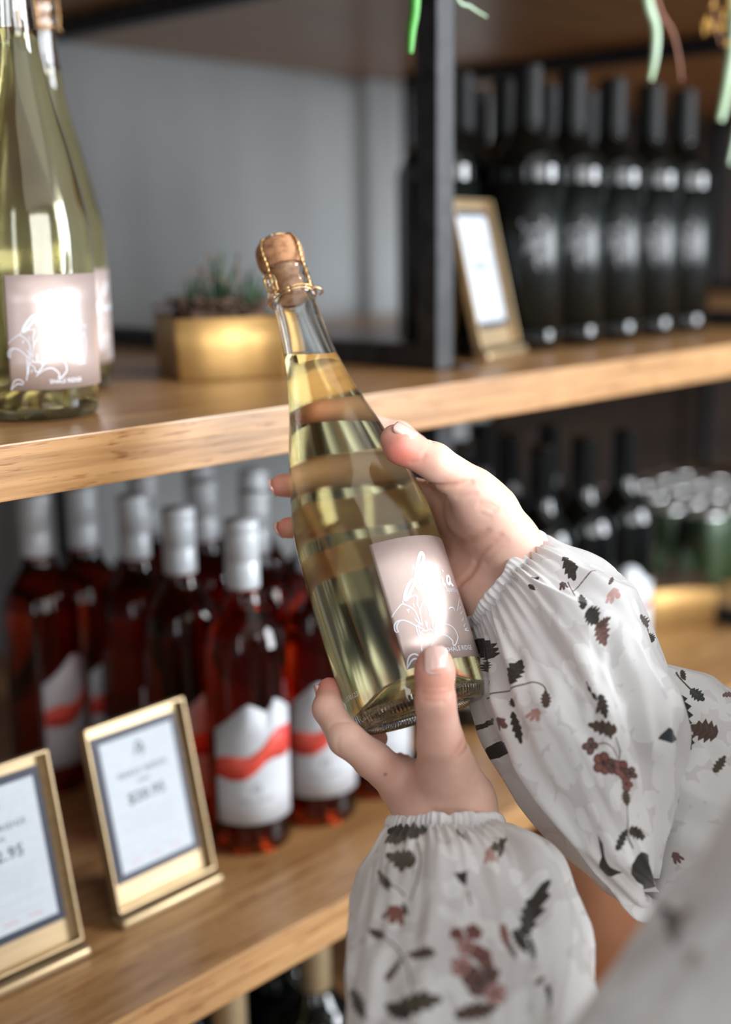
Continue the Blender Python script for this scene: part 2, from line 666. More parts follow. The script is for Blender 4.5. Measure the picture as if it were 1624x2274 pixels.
ART = {"script":[[[21.3,68.6],[23.8,68.3],[26.4,69.0],[28.9,70.7],[31.3,73.6],[32.0,76.3],[31.2,77.2],[29.6,76.2],[26.5,72.2],[24.4,68.1],[22.2,64.2],[20.5,60.8],[20.5,57.7],[21.4,55.4],[23.4,55.7],[25.8,57.5]],[[20.8,61.6],[19.7,62.1],[16.8,60.2],[13.8,56.6],[11.6,52.9],[11.7,51.4],[13.8,52.7],[16.2,55.5],[19.3,59.1],[20.6,61.4]],[[26.0,59.3],[25.6,56.9],[27.0,55.8],[29.2,57.0],[31.5,59.9]],[[31.5,59.9],[30.7,56.9],[31.8,55.7],[33.7,56.6]],[[39.3,61.3],[37.4,60.5],[35.3,58.4],[34.8,55.9],[36.6,55.5],[38.9,56.7]],[[42.2,61.3],[41.2,58.8],[41.3,56.7],[43.5,57.3]],[[44.6,66.3],[45.4,65.2]],[[51.9,62.7],[48.9,62.4],[46.3,60.0],[46.2,57.5],[49.0,58.0],[52.0,62.2]],[[52.0,62.2],[50.3,59.3],[51.5,56.9],[53.5,57.4]]],
"flower":[[[1.2,43.7],[3.7,46.0],[6.7,48.2],[8.8,49.4],[10.4,48.7],[12.4,47.3],[14.2,45.3],[15.3,42.7],[15.5,39.9],[15.9,36.8],[16.9,34.2]],[[9.8,51.5],[9.8,49.7],[9.3,49.0]],[[10.6,51.3],[12.5,51.5],[15.2,52.4],[17.9,52.8],[18.9,51.9],[18.1,49.0],[17.5,46.7],[17.9,44.2],[17.3,41.3]],[[17.0,35.4],[17.4,39.5],[18.2,43.0],[19.7,45.7],[22.2,48.3],[25.5,49.9],[28.2,49.5],[30.3,47.1],[32.1,43.9],[32.8,40.8],[31.9,37.8],[29.7,35.0]],[[23.6,45.6],[23.6,42.6],[23.0,39.0]],[[28.7,47.9],[28.5,45.5]],[[2.3,34.5],[0.9,34.9],[0.8,37.3],[1.7,39.4],[3.8,40.6],[6.7,40.3],[9.2,38.8],[11.5,36.7],[12.9,35.4],[15.4,33.4],[17.3,31.7]],[[2.6,34.5],[2.0,35.7],[2.5,38.0],[4.2,39.9],[6.1,40.5]],[[14.9,31.1],[16.1,31.7],[17.7,31.0],[19.8,31.5],[21.5,30.9],[22.7,29.5],[22.4,27.7],[20.9,26.2],[19.7,24.7],[18.7,24.6],[17.8,25.6],[17.5,27.5],[16.1,29.0],[14.9,30.2],[14.9,31.1]],[[22.3,28.3],[26.0,31.9],[30.1,33.2],[33.7,32.5],[37.1,30.7],[38.6,28.2],[39.0,25.1],[37.7,22.8],[34.5,20.0],[32.9,20.2],[33.5,22.5],[31.7,24.8],[29.0,26.7],[26.2,26.8],[22.3,25.4],[19.2,23.0],[18.1,21.7]],[[12.9,35.4],[12.8,32.2],[12.8,27.4],[12.5,23.3],[11.5,18.9]],[[14.2,33.6],[13.9,28.9],[13.0,23.2]],[[19.2,37.3],[19.1,34.3],[19.3,31.9]],[[20.2,36.5],[19.7,33.6]],[[24.8,38.1],[23.2,34.8],[22.7,31.3]],[[27.0,36.6],[25.1,33.3],[23.1,30.6]],[[28.8,37.6],[26.6,33.6],[23.5,29.9]],[[15.9,35.0],[14.3,37.8],[13.6,39.5]],[[15.0,34.0],[14.1,36.1]],[[23.2,37.5],[25.3,37.7],[26.2,36.4]],[[12.4,45.5],[11.1,45.2]],[[10.8,45.9],[11.2,43.4]],[[15.2,48.4],[15.4,46.0]],[[16.0,26.7],[15.0,24.2]],[[1.0,12.9],[1.7,15.1],[3.2,18.2],[5.1,19.7],[7.5,19.8],[9.4,18.2],[9.9,17.2]],[[1.0,12.9],[3.2,15.3],[5.4,17.0],[7.8,16.9],[9.3,16.2]],[[38.6,41.6],[41.1,42.7],[43.9,42.1],[43.9,40.2]],[[40.6,40.7],[41.3,40.3]],[[57.3,49.5],[51.8,44.9],[46.9,40.3]],[[56.2,48.4],[57.2,43.5],[56.6,37.2],[54.4,28.3]],[[54.6,43.8],[51.1,41.7]],[[54.3,40.7],[50.2,38.5]],[[53.5,36.9],[49.1,34.2]],[[53.6,33.2],[48.5,30.5]],[[53.4,30.1],[48.6,28.6],[55.5,28.4]]]}

OUT = [(0, .018), (.012, .0172), (.024, .0095), (.032, .0018), (.036, 0), (.0398, .0012), (.0418, .005), (.0426, .014), (.0430, .03),
       (.0436, .058), (.0438, .09), (.0427, .12), (.0378, .144), (.0305, .174), (.0232, .20), (.0170, .23), (.0143, .262),
       (.0140, .2725), (.0152, .2745), (.0158, .278), (.0152, .2825), (.0145, .2845), (.0152, .2875), (.0152, .2930), (.0143, .2955), (.0108, .2955)]
INN = [(.0102, .2935), (.0098, .272), (.0104, .255), (.0136, .23), (.0200, .20), (.0275, .174), (.0348, .144), (.0396, .12), (.0406, .09),
       (.0404, .058), (.0398, .02), (.0375, .0085), (.0330, .0070), (.0240, .0135), (.012, .0215), (0, .0225)]
R_LAB = 0.0442
DZ = 0.0095
OUT = [(r_, z_ + (DZ if z_ > .02 else 0)) for r_, z_ in OUT]
INN = [(r_, z_ + (DZ if z_ > .0235 else 0)) for r_, z_ in INN]


def champagne(name, fill_normal=None, fill_z=0.232):
    before = set(bpy.data.objects)
    """clear sparkling-wine bottle, base centre at the origin, label from angle 0 to the right"""
    b = empty(name)
    o = smooth_profile(OUT, 3)
    i_ = smooth_profile(INN, 3)
    put('glass', revolve(list(o) + list(i_), 96), MAT['glass'], b)
    # wine
    wi = i_.copy()[::-1]
    wi[:, 0] = np.where(wi[:, 0] > 1e-6, wi[:, 0] + 0.00012, 0)
    wi[:, 1] -= 0.00008
    wi = [(r, z) for r, z in wi if z < 0.281] + [(0, 0.281)]
    me = revolve(wi, 96)
    bm = bmesh.new()
    bm.from_mesh(me)
    nrm = Vector(fill_normal if fill_normal is not None else (0, 0, 1))
    r = bmesh.ops.bisect_plane(bm, geom=bm.verts[:] + bm.edges[:] + bm.faces[:], plane_co=(0, 0, fill_z), plane_no=nrm, clear_outer=True)
    ed = [e for e in r['geom_cut'] if isinstance(e, bmesh.types.BMEdge)]
    bmesh.ops.edgeloop_fill(bm, edges=ed)
    bmesh.ops.recalc_face_normals(bm, faces=bm.faces[:])
    bm.to_mesh(me)
    bm.free()
    put('wine', me, MAT['wine'], b)
    # cork: stem in the neck, waist, mushroom head
    cork = smooth_profile([(0, .2735), (.0088, .2735), (.0096, .2745), (.0097, .285), (.0098, .2945), (.0116, .2962), (.0140, .2985),
                           (.0156, .303), (.0158, .308), (.0152, .3125), (.0128, .3155), (.0, .3162)], 3)
    put('cork', revolve(cork, 64), MAT['cork'], b)
    put('cap_plate', revolve([(0, .3160), (.0095, .3156), (.0118, .3152), (.0122, .3160), (.0100, .3172), (0, .3176)], 48), MAT['wire'], b)
    # wire cage: four twisted legs, ring under the lip, closing loop
    paths = []
    for k in range(4):
        a = math.radians(-38 + 90 * k)
        prof = smooth_profile([(.0100, .3178), (.0135, .3160), (.0163, .3100), (.0165, .3030), (.0158, .2960), (.0162, .2890), (.0164, .2800), (.0158, .2745)], 9)
        for ph in (0, math.pi):
            P = []
            for i, (r0, z0) in enumerate(prof):
                tw = i * 0.62 + ph
                rr = r0 + 0.0005 + 0.0006 * math.cos(tw)
                da = 0.0007 * math.sin(tw) / max(r0, .005)
                P.append((rr * math.cos(a + da), rr * math.sin(a + da), z0))
            paths.append(P)
    for zz, rr in ((.2738, .0152), (.2755, .0163)):
        paths.append([(rr * math.cos(t), rr * math.sin(t), zz + 0.0006 * math.sin(3 * t)) for t in np.linspace(0, 2 * math.pi, 61)])
    paths.append([((.0100) * math.cos(t), (.0100) * math.sin(t), .3182) for t in np.linspace(0, 2 * math.pi, 41)])
    cage = mesh_np('cage', *join_np([tube_np(P, 0.00052, 6) for P in paths]))
    cg = put('wire_cage', cage, MAT['wire'], b)
    lp = []
    for t in np.linspace(-0.3, 2 * math.pi - 0.9, 40):
        xx = -0.0118 + 0.0046 * math.cos(t)
        zz = .2835 + 0.0066 * math.sin(t)
        lp.append(cyl(.0172)(xx, zz, 0.0004 + 0.0006 * math.sin(t)))
    tw = [cyl(.0170)(-0.0078 + 0.0006 * math.sin(i * 1.5), .2815 - 0.0009 * i / 2, 0.0006 + 0.0006 * math.cos(i * 1.5)) for i in range(14)]
    bow = [cyl(.0160)(x, .2745 + z, 0.0006 + d) for x, z, d in ((.016, 0, 0), (.019, -.0005, .002), (.022, -.001, .0035), (.0245, -.0018, .0035), (.026, -.0022, .001))]
    put('wire_loop', tube_mesh([lp], 0.00062, 7), MAT['wire'], cg)
    put('wire_twist', tube_mesh([tw], 0.00062, 7), MAT['wire'], cg)
    put('wire_bow', tube_mesh([bow], 0.00062, 7), MAT['wire'], cg)
    # label
    lab = put('label', mesh_np('label', *patch(0.0006, 0.083, 0.0125, 0.0883, R_LAB, 0.00018, 44, 4)), MAT['pearl'], b)
    fm = cyl(R_LAB)
    sc = join_np([ribbon([(x / 1000, y / 1000) for x, y in st], 0.0021, fm, 0.00034) for st in ART['script']])
    put('lettering', mesh_np('lettering', *sc), MAT['silver_print'], lab)
    fl = join_np([ribbon([(x / 1000, y / 1000) for x, y in st], 0.00078, fm, 0.00032) for st in ART['flower']])
    put('lily_drawing', mesh_np('drawing', *fl), MAT['silver_print'], lab)
    tx = join_np([text_np('2021 Sparkling', 0.0046, lambda x, y, f_: fm(x + .045, y + .0525, f_), 0.00032),
                  text_np('SHALE RIDGE', 0.0040, lambda x, y, f_: fm(x + .0385, y + .0165, f_), 0.00032)])
    put('small_print', mesh_np('small', *tx), MAT['silver_print'], lab)
    Rl = 0.0422
    tx = text_np('L030123', 0.0042, lambda x, y, f_: cyl(Rl)(x - .040, y + .0085, f_), 0.0009)
    put('lot_code', mesh_np('lot', *tx), MAT['etched'], b)
    for o_ in set(bpy.data.objects) - before:
        if o_.type == 'MESH' and o_.name.split('.')[0] not in ('glass', 'wine'):
            o_.data.transform(Matrix.Translation((0, 0, DZ)))
    return b


def cyl_frame(o, loc, e1, e2, a):
    m_ = Matrix.Identity(4)
    for i in range(3):
        m_[i][0], m_[i][1], m_[i][2], m_[i][3] = e1[i], e2[i], a[i], loc[i]
    o.matrix_world = m_


# ---- the bottle in the hands
B0 = at(934, 1591, 0.742)
BT = at(615, 547, 0.8328)
AX = (BT - B0) / np.linalg.norm(BT - B0)
tocam = -(M @ np.array([0, 0, 1.0]))
E1 = tocam - AX * (tocam @ AX)
E1 /= np.linalg.norm(E1)
E2 = np.cross(AX, E1)
up_local = (E1[2], E2[2], AX[2])
held = champagne('wine_bottle', up_local, 0.2435)
cyl_frame(held, B0, E1, E2, AX)
tag(held, 'clear bottle of pale sparkling wine with a pink foil label, held tilted in two hands', 'bottle')

# ---- two upright ones at the left of the upper shelf
base = champagne('wine_bottle', None, 0.256)


def place_upright(o, x, y, z, turn):
    o.location = (x, y, z)
    o.rotation_euler = (0, 0, math.atan2(-y, -x) - math.radians(turn))


q = onz(85, 921, Z1)
place_upright(base, q[0], q[1], Z1, 23)
tag(base, 'clear sparkling wine bottle with pink label at the left front edge of the upper shelf', 'bottle', 'sparkling bottles standing on the upper shelf')
q2 = onz(134, 861, Z1)
b2 = copy_tree(base)
place_upright(b2, q2[0], q2[1], Z1, -28)
b2['label'] = 'clear sparkling wine bottle standing half hidden behind the other one on the upper shelf'


# ------------------------------------------------------------------ rose bottles
def lerp_curve(pts):
    xs = [p[0] for p in pts]
    ys = [p[1] for p in pts]
    return lambda x: float(np.interp(x, xs, ys))


RR = 0.0372
ROSE = [(0, .012), (.015, .010), (.026, .003), (.031, 0), (.0345, .0012), (.0368, .006), (.0372, .014), (.0372, .10), (.0372, .180), (.0364, .192),
        (.0325, .205), (.0245, .217), (.0175, .228), (.0150, .240), (.0143, .26), (.0142, .290), (.0138, .292), (0, .292)]


def rose(name):
    b = empty(name)
    put('glass', revolve(smooth_profile(ROSE, 3), 64), MAT['rose_glass'], b)
    cap = [(.0144, .2372), (.0150, .2370), (.0151, .2375), (.0151, .262), (.01480, .2624), (.0148, .2632), (.0152, .2636), (.0152, .286),
           (.0149, .2870), (.0149, .2878), (.0152, .2885), (.0152, .2965), (.0146, .2980), (0, .2980)]
    put('screw_cap', revolve(cap, 48), MAT['cap_white'], b)
    x0, x1 = -0.030, 0.052
    top = lerp_curve([(-.030, .117), (-.015, .128), (-.001, .1405), (.004, .1425), (.010, .140), (.019, .134), (.024, .138), (.028, .145), (.034, .142), (.052, .13)])
    blo = lerp_curve([(-.030, .074), (-.022, .0735), (-.012, .072), (-.002, .073), (.008, .079), (.018, .088), (.026, .090), (.04, .088), (.052, .09)])
    bhi = lerp_curve([(-.030, .090), (-.022, .094), (-.014, .095), (-.004, .094), (.004, .095), (.014, .102), (.024, .113), (.032, .117), (.052, .115)])
    lab = put('label', mesh_np('label', *patch(x0, x1, .031, top, RR, 0.00025, 48, 4)), MAT['white_label'], b)
    put('wave_band', mesh_np('band', *patch(x0, x1, blo, bhi, RR, 0.0004, 40, 2)), MAT['red_band'], lab)
    fm = cyl(RR)
    tx = join_np([text_np('SHALE RIDGE', 0.0052, lambda x, y, f_: fm(x + .008, y + .052, f_), 0.0004),
                  text_np('PINOT ROSÉ', 0.0024, lambda x, y, f_: fm(x + .008, y + .046, f_), 0.0004),
                  ribbon([(.004, .060), (.008, .068), (.012, .066), (.0125, .061), (.0095, .0585)], 0.0012, fm, 0.0004),
                  ribbon([(.006, .061), (.009, .0645), (.010, .061)], 0.0009, fm, 0.0004)])
    put('small_print', mesh_np('small', *tx), MAT['ink'], lab)
    return b


ROSES = [  # x, y, label turn, label
    (.694, .806, -4, 'rosé bottle with a white cap beside the price card, foremost in its row'),
    (.774, .800, -2, 'rosé bottle with red-banded label partly behind the tilted bottle and index finger'),
    (.853, .800, -6, 'rosé bottle whose lower label shows just left of the left wrist'),
    (.690, .888, 42, 'rosé bottle above the whole price card, second from the front in its row'),
    (.786, .893, 20, 'rosé bottle behind the foremost pair, cap beside the two fingertips'),
    (.868, .895, 10, 'rosé bottle in the second row hidden behind the tilted bottle'),
    (.697, .966, 46, 'third rosé bottle back in the left row, cap just under the oak shelf edge'),
    (.786, .972, 30, 'rosé bottle in the third row with its cap against the grey wall'),
    (.862, .980, 25, 'rosé bottle at the back whose cap shows above the one by the fingertips'),
    (.690, 1.042, 44, 'rosé bottle in the dark fourth row with its label showing near the price card'),
    (.640, 1.046, 40, 'leftmost rosé bottle in the shadow beside the thin rear steel post'),
    (.770, 1.050, 20, 'rosé bottle in the back row with only the top of its cap showing'),
    (.842, 1.045, 20, 'rearmost rosé bottle in front of the grey wall'),
    (.612, .972, 50, 'rosé bottle at the left end of the group, lost in shadow behind the price cards'),
]
ROSES = ROSES[:-1]
r0 = rose('rose_bottle')
for i, (x, y, tn, lb) in enumerate(ROSES):
    o = r0 if i == 0 else copy_tree(r0)
    o.location = (x, y, Z2)
    o.rotation_euler = (0, 0, math.atan2(-y, -x) + math.radians(tn))
    tag(o, lb, 'bottle', 'rosé bottles on the lower shelf')

# ------------------------------------------------------------------ dark bottles
DK = [(0, .02), (.02, .012), (.031, 0), (.0360, .001), (.0388, .006), (.0392, .014), (.0394, .10), (.0395, .186), (.0388, .198), (.0345, .210), (.0250, .221), (.0180, .232),
      (.0152, .244), (.0145, .27), (.0145, .2965), (.0140, .300), (0, .300)]


def dark_bottle(name, white=False, gold=False, H=1.0):
    b = empty(name)
    put('glass', revolve([(r, z * H) for r, z in smooth_profile(DK, 3)], 64), MAT['black_glass'], b)
    R_ = 0.0395
    if not white and not gold:
        put('capsule', revolve([(.0152, .234 * H), (.0160, .2335 * H), (.0158, .245 * H), (.0152, .27 * H), (.0152, .2975 * H), (.0145, .3010 * H), (0, .3012 * H)], 48), MAT['capsule'], b)
    if white:
        top = lerp_curve([(-.035, .115), (-.015, .130), (.0, .148), (.008, .150), (.016, .146), (.024, .137), (.035, .128)])
        lab = put('label', mesh_np('label', *patch(-.035, .045, .03, top, R_, 0.0003, 40, 4)), MAT['white_label'], b)
        lo = lerp_curve([(-.035, .082), (-.012, .080), (.002, .074), (.012, .080), (.024, .094), (.045, .098)])
        hi = lerp_curve([(-.035, .098), (-.012, .096), (.002, .094), (.012, .094), (.024, .102), (.045, .108)])
        put('wave_band', mesh_np('band', *patch(-.035, .045, lo, hi, R_, 0.0006, 30, 2)), MAT['plum_band'], lab)
    elif gold:
        put('gold_capsule', revolve([(.0150, .232), (.0165, .2315), (.0166, .235), (.0162, .297), (.0158, .3012), (0, .3014)], 48), MAT['gold'], b)
        put('label', mesh_np('label', *patch(-.035, .035, .04, .13, R_, 0.0003, 24, 2)), MAT['dark_label'], b)
    else:
        lab = put('label', mesh_np('label', *patch(-.050, .050, .022, .178, R_, 0.0003, 40, 2)), MAT['dark_label'], b)
        fm = cyl(R_)
        st = []
        rg = random.Random(11)
        core = [[(-.012, .118), (-.010, .126), (-.002, .130), (.006, .128), (.010, .120), (.006, .112), (-.002, .110)],
                [(-.004, .112), (.002, .104), (.001, .094), (.005, .086)], [(-.014, .104), (-.006, .108), (.002, .106)],
                [(.008, .118), (.014, .110), (.013, .100), (.009, .092)], [(-.010, .128), (-.016, .134), (-.013, .138)],
                [(.004, .130), (.010, .136), (.006, .140)], [(-.002, .100), (.006, .098), (.012, .102)]]
        for c in core:
            st.append(ribbon(c, 0.0022, fm, 0.0005))
        for k in range(16):
            a, r1 = rg.uniform(0, 6.28), rg.uniform(.002, .011)
            cx_, cz_ = r1 * math.cos(a), .114 + 1.3 * r1 * math.sin(a)
            st.append(ribbon([(cx_, cz_), (cx_ + rg.uniform(-.006, .006), cz_ + rg.uniform(-.006, .006)), (cx_ + rg.uniform(-.008, .008), cz_ - .005)], 0.0012, fm, 0.0005))
        put('emblem', mesh_np('emblem', *join_np(st)), MAT['emblem'], lab)
    return b


dk = dark_bottle('dark_bottle', H=0.982)
DARKS = [
    (1.125, .822, 2, 'black-glass wine bottle just right of the price stand on the upper shelf'),
    (1.206, .822, 0, 'black-glass wine bottle with silver emblem, second from the price stand in the front row'),
    (1.288, .822, 0, 'black-glass wine bottle with silver emblem under the pale hanging leaf'),
    (1.370, .822, 0, 'black-glass wine bottle with silver emblem under the hanging reddish stem'),
    (1.452, .824, 0, 'last black-glass wine bottle at the right end of the front row'),
    (1.035, .868, 12, 'black-glass wine bottle standing behind the tilted price stand'),
    (1.118, .908, 9, 'black-glass bottle in the second row, behind the first one right of the price stand'),
    (1.200, .908, 8, 'black-glass bottle in the second row between the front-row shoulders'),
    (1.282, .908, 5, 'black-glass bottle in the second row behind the middle of the front row'),
    (1.364, .908, 5, 'black-glass bottle in the second row near the right end'),
    (1.165, .992, 5, 'black-glass bottle in the dark third row left of centre'),
    (1.250, .992, 5, 'black-glass bottle in the dark third row, middle'),
    (1.335, .992, 5, 'black-glass bottle in the dark third row, right'),
]
for i, (x, y, tn, lb) in enumerate(DARKS):
    o = dk if i == 0 else copy_tree(dk)
    o.location = (x, y, Z1)
    o.rotation_euler = (0, 0, math.atan2(-y, -x) + math.radians(tn + 12))
    tag(o, lb, 'bottle', 'black bottles on the upper shelf')
dw = dark_bottle('dark_bottle', white=True, H=1.03)
LOWD = [
    (1.130, .800, 'black bottle with lit shoulder just above the right cuff on the lower shelf'),
    (1.212, .800, 'black bottle with white wavy label peeking over the right sleeve, left of the last one'),
    (1.296, .798, 'black bottle with white label and plum band at the right end of its row'),
    (1.050, .850, 'black bottle in deep shade just right of the front steel post under the upper shelf'),
    (1.100, .885, 'black bottle in the second row above the right thumb joint'),
    (1.182, .885, 'black bottle in the second row, its neck between the first two lit ones'),
    (1.264, .885, 'black bottle in the second row, its neck between the last two lit ones'),
    (1.150, .970, 'black bottle in the back row under the upper shelf, left'),
    (1.235, .970, 'black bottle in the back row under the upper shelf, right'),
]
for i, (x, y, lb) in enumerate(LOWD):
    o = dw if i == 0 else copy_tree(dw)
    o.location = (x, y, Z2)
    o.rotation_euler = (0, 0, math.atan2(-y, -x) + math.radians(8))
    tag(o, lb, 'bottle', 'black bottles with white labels on the lower shelf')
dg_ = dark_bottle('gold_topped_bottle', gold=True)
for i, (x, y, lb) in enumerate([(.655, .800, 'black bottle with gold capsule under the lower shelf, nearest the bottom edge of the photo'),
                                (.764, .800, 'black bottle with gold capsule under the lower shelf beside the left sleeve'),
                                (.874, .805, 'black bottle with gold capsule under the lower shelf mostly behind the left sleeve')]):
    o = dg_ if i == 0 else copy_tree(dg_)
    o.location = (x, y, Z3 + 0.0)
    o.rotation_euler = (0, 0, math.atan2(-y, -x))
    tag(o, lb, 'bottle', 'gold-topped bottles on the third shelf')
for i, (x, y, lb) in enumerate([(.600, .890, 'black filler bottle added to darken the shelf behind the gold-topped one nearest the bottom edge'),
                                (.700, .895, 'black filler bottle added to darken the gap between and behind the two visible gold capsules'),
                                (.800, .892, 'black filler bottle added to darken the space under the lower shelf against the left sleeve'),
                                (.660, .985, 'black filler bottle added for darkness in the back row under the lower shelf, left'),
                                (.765, .985, 'black filler bottle added for darkness in the back row under the lower shelf, middle'),
                                (.868, .985, 'black filler bottle added for darkness in the back row under the lower shelf, right')]):
    o = copy_tree(dk)  # filler bottles added so the space under the lower shelf reads black
    o.location = (x, y, Z3)
    tag(o, lb, 'bottle', 'black filler bottles darkening the third shelf')

# copper bucket on the third shelf
bk = empty('bucket', (1.30, .86, Z3))
tag(bk, 'rounded copper-brown bucket on the shelf seen between the two sleeves', 'bucket')
put('body', revolve(smooth_profile([(0, .0), (.10, 0), (.125, .01), (.150, .06), (.162, .13), (.158, .20), (.150, .235), (.156, .245), (.152, .248),
                                    (.144, .236), (.150, .20), (.154, .13), (.142, .06), (.118, .018), (0, .014)], 3), 64), MAT['copper'], bk)
put('rim', revolve([(.1535, .240), (.158, .2415), (.1595, .246), (.157, .2500), (.152, .2500), (.1495, .246), (.1535, .240)], 64), MAT['copper'], bk)


# ------------------------------------------------------------------ framed price cards
def price_card(name, price, head='SHALE RIDGE', thin=0.0):
    """gold stand: base bar, leaning back plate with raised rim, navy mat, white card"""
    b = empty(name)
    Wd, Hh = 0.1005, 0.150
    piv = empty('frame_tmp')
    bpy.data.objects.remove(piv)
    ang = math.radians(13)

    def lean(x, y, z):  # local card coords: x across, z up the card, y out of the card (towards the viewer = -y)
        return (x, 0.010 + z * math.sin(ang) + y * math.cos(ang), 0.010 + z * math.cos(ang) - y * math.sin(ang))

    def lean_box(nm, lo, hi, mat, par, bev=0.0006):
        me = box_mesh(lo, hi, bev)
        for v in me.vertices:
            v.co = lean(*v.co)
        return put(nm, me, mat, par, smooth=False)
    bar = box_mesh((-Wd / 2 - .002, -.006, 0), (Wd / 2 + .002, .012, .009), 0.0030)
    put('base_bar', bar, MAT['gold'], b)
    pl = lean_box('back_plate', (-Wd / 2, -.001, 0), (Wd / 2, .0012, Hh), MAT['gold'], b)
    for lo, hi in (((-Wd / 2, -.009, 0), (-Wd / 2 + .0022, .0012, Hh)), ((Wd / 2 - .0022, -.009, 0), (Wd / 2, .0012, Hh)),
                   ((-Wd / 2, -.009, Hh - .0022), (Wd / 2, .0012, Hh)), ((-Wd / 2, -.009, 0), (Wd / 2, .0012, .0022))):
        lean_box('rim', lo, hi, MAT['gold'], pl)
    lean_box('navy_mat', (-.0425, -.0022, .020), (.0425, -.0012, Hh - .010), MAT['navy'], b, 0)
    cd = lean_box('card', (-.0365, -.0032, .0265), (.0365, -.0024, Hh - .0165), MAT['paper'], b, 0)

    def fm(x, y, off):
        return lean(x, -.0036 - off, y)
    tx = [text_np(head, .0068, lambda x, y, o_: fm(x, y + .101, o_), 0, spacing=1.25),
          text_np('ROSÉ', .0042, lambda x, y, o_: fm(x, y + .0935, o_), 0, spacing=1.2),
          text_np(price, .0125, lambda x, y, o_: fm(x, y + .079, o_), 0, bold=.0002, spacing=1.1),
          ribbon([(-.004, .116), (-.001, .126), (.003, .124), (.0045, .118), (.0015, .1145)], .0016, lambda x, y, o_: fm(x, y, o_), 0),
          ribbon([(-.001, .118), (.0015, .1215), (.002, .118)], .0012, lambda x, y, o_: fm(x, y, o_), 0)]
    put('lettering', mesh_np('lettering', *join_np(tx)), MAT['ink'], cd)
    ln = []
    for k, (w_, y_) in enumerate(((.026, .071), (.027, .0672), (.025, .0634), (.027, .0596), (.022, .0558), (.030, .047), (.028, .0385))):
        n_ = 9
        for j in range(n_):
            x0_ = -w_ + 2 * w_ * j / n_
            ln.append(ribbon([(x0_, y_), (x0_ + 2 * w_ / n_ * .78, y_)], .0009, lambda x, y, o_: fm(x, y, o_), 0))
    put('text_lines', mesh_np('lines', *join_np(ln)), MAT['ink_pale'], cd)
    ln = [ribbon([(-.028 + .02 * j, .033), (-.016 + .02 * j, .033)], .0012, lambda x, y, o_: fm(x, y, o_), 0) for j in range(3)]
    put('red_lines', mesh_np('rlines', *join_np(ln)), MAT['ink_red'], cd)
    # prop behind
    pr = box_mesh((-.012, -.001, 0), (.012, .001, .085), .0004)
    for v in pr.vertices:
        z_ = v.co.z
        v.co = (v.co.x, .030 + .011 * 1 + v.co.y + (.085 - z_) * 0.16 - .0, z_ + .002)
    put('prop', pr, MAT['gold'], b, smooth=False)
    return b


p1 = price_card('price_card', '$20.95')
p1.location = (.571, .766, Z2)
p1.rotation_euler = (0, 0, math.radians(1))
tag(p1, 'gold-framed price card with navy border in front of the rosé bottles, shown whole', 'sign', 'framed price cards')
p2 = price_card('price_card', '$22.95')
p2.location = (.430, .756, Z2)
p2.rotation_euler = (0, 0, math.radians(-1))
tag(p2, 'gold-framed price card cut off by the left edge of the photo', 'sign', 'framed price cards')
p3 = price_card('price_card', '$34.95')
p3.location = (1.034, .782, Z1)
p3.rotation_euler = (0, 0, math.radians(15))
tag(p3, 'brightly lit price card leaning in front of the black bottles, right of the steel post', 'sign', 'framed price cards')


# ------------------------------------------------------------------ planters
def spike(base_, d_, L, w, bend=0.3, n=9):
    d_ = np.array(d_, float)
    d_ /= np.linalg.norm(d_)
    side = np.cross(d_, (0, 0, 1.0))
    if np.linalg.norm(side) < 1e-3:
        side = np.array([1.0, 0, 0])
    side /= np.linalg.norm(side)
    nn = np.cross(side, d_)
    v, f = [], []
    for i in range(n):
        t = i / (n - 1)
        c = np.array(base_) + d_ * L * t + np.array([0, 0, -1.0]) * bend * L * t * t
        ww = w * (1 - t) ** 0.6 * (0.6 + 0.4 * math.sin(math.pi * min(t * 2, 1)))
        v += [c - side * ww, c - nn * ww * .45, c + side * ww, c + nn * ww * .25]
    for i in range(n - 1):
        for k in range(4):
            f.append((i * 4 + k, i * 4 + (k + 1) % 4, (i + 1) * 4 + (k + 1) % 4, (i + 1) * 4 + k))
    return v, f


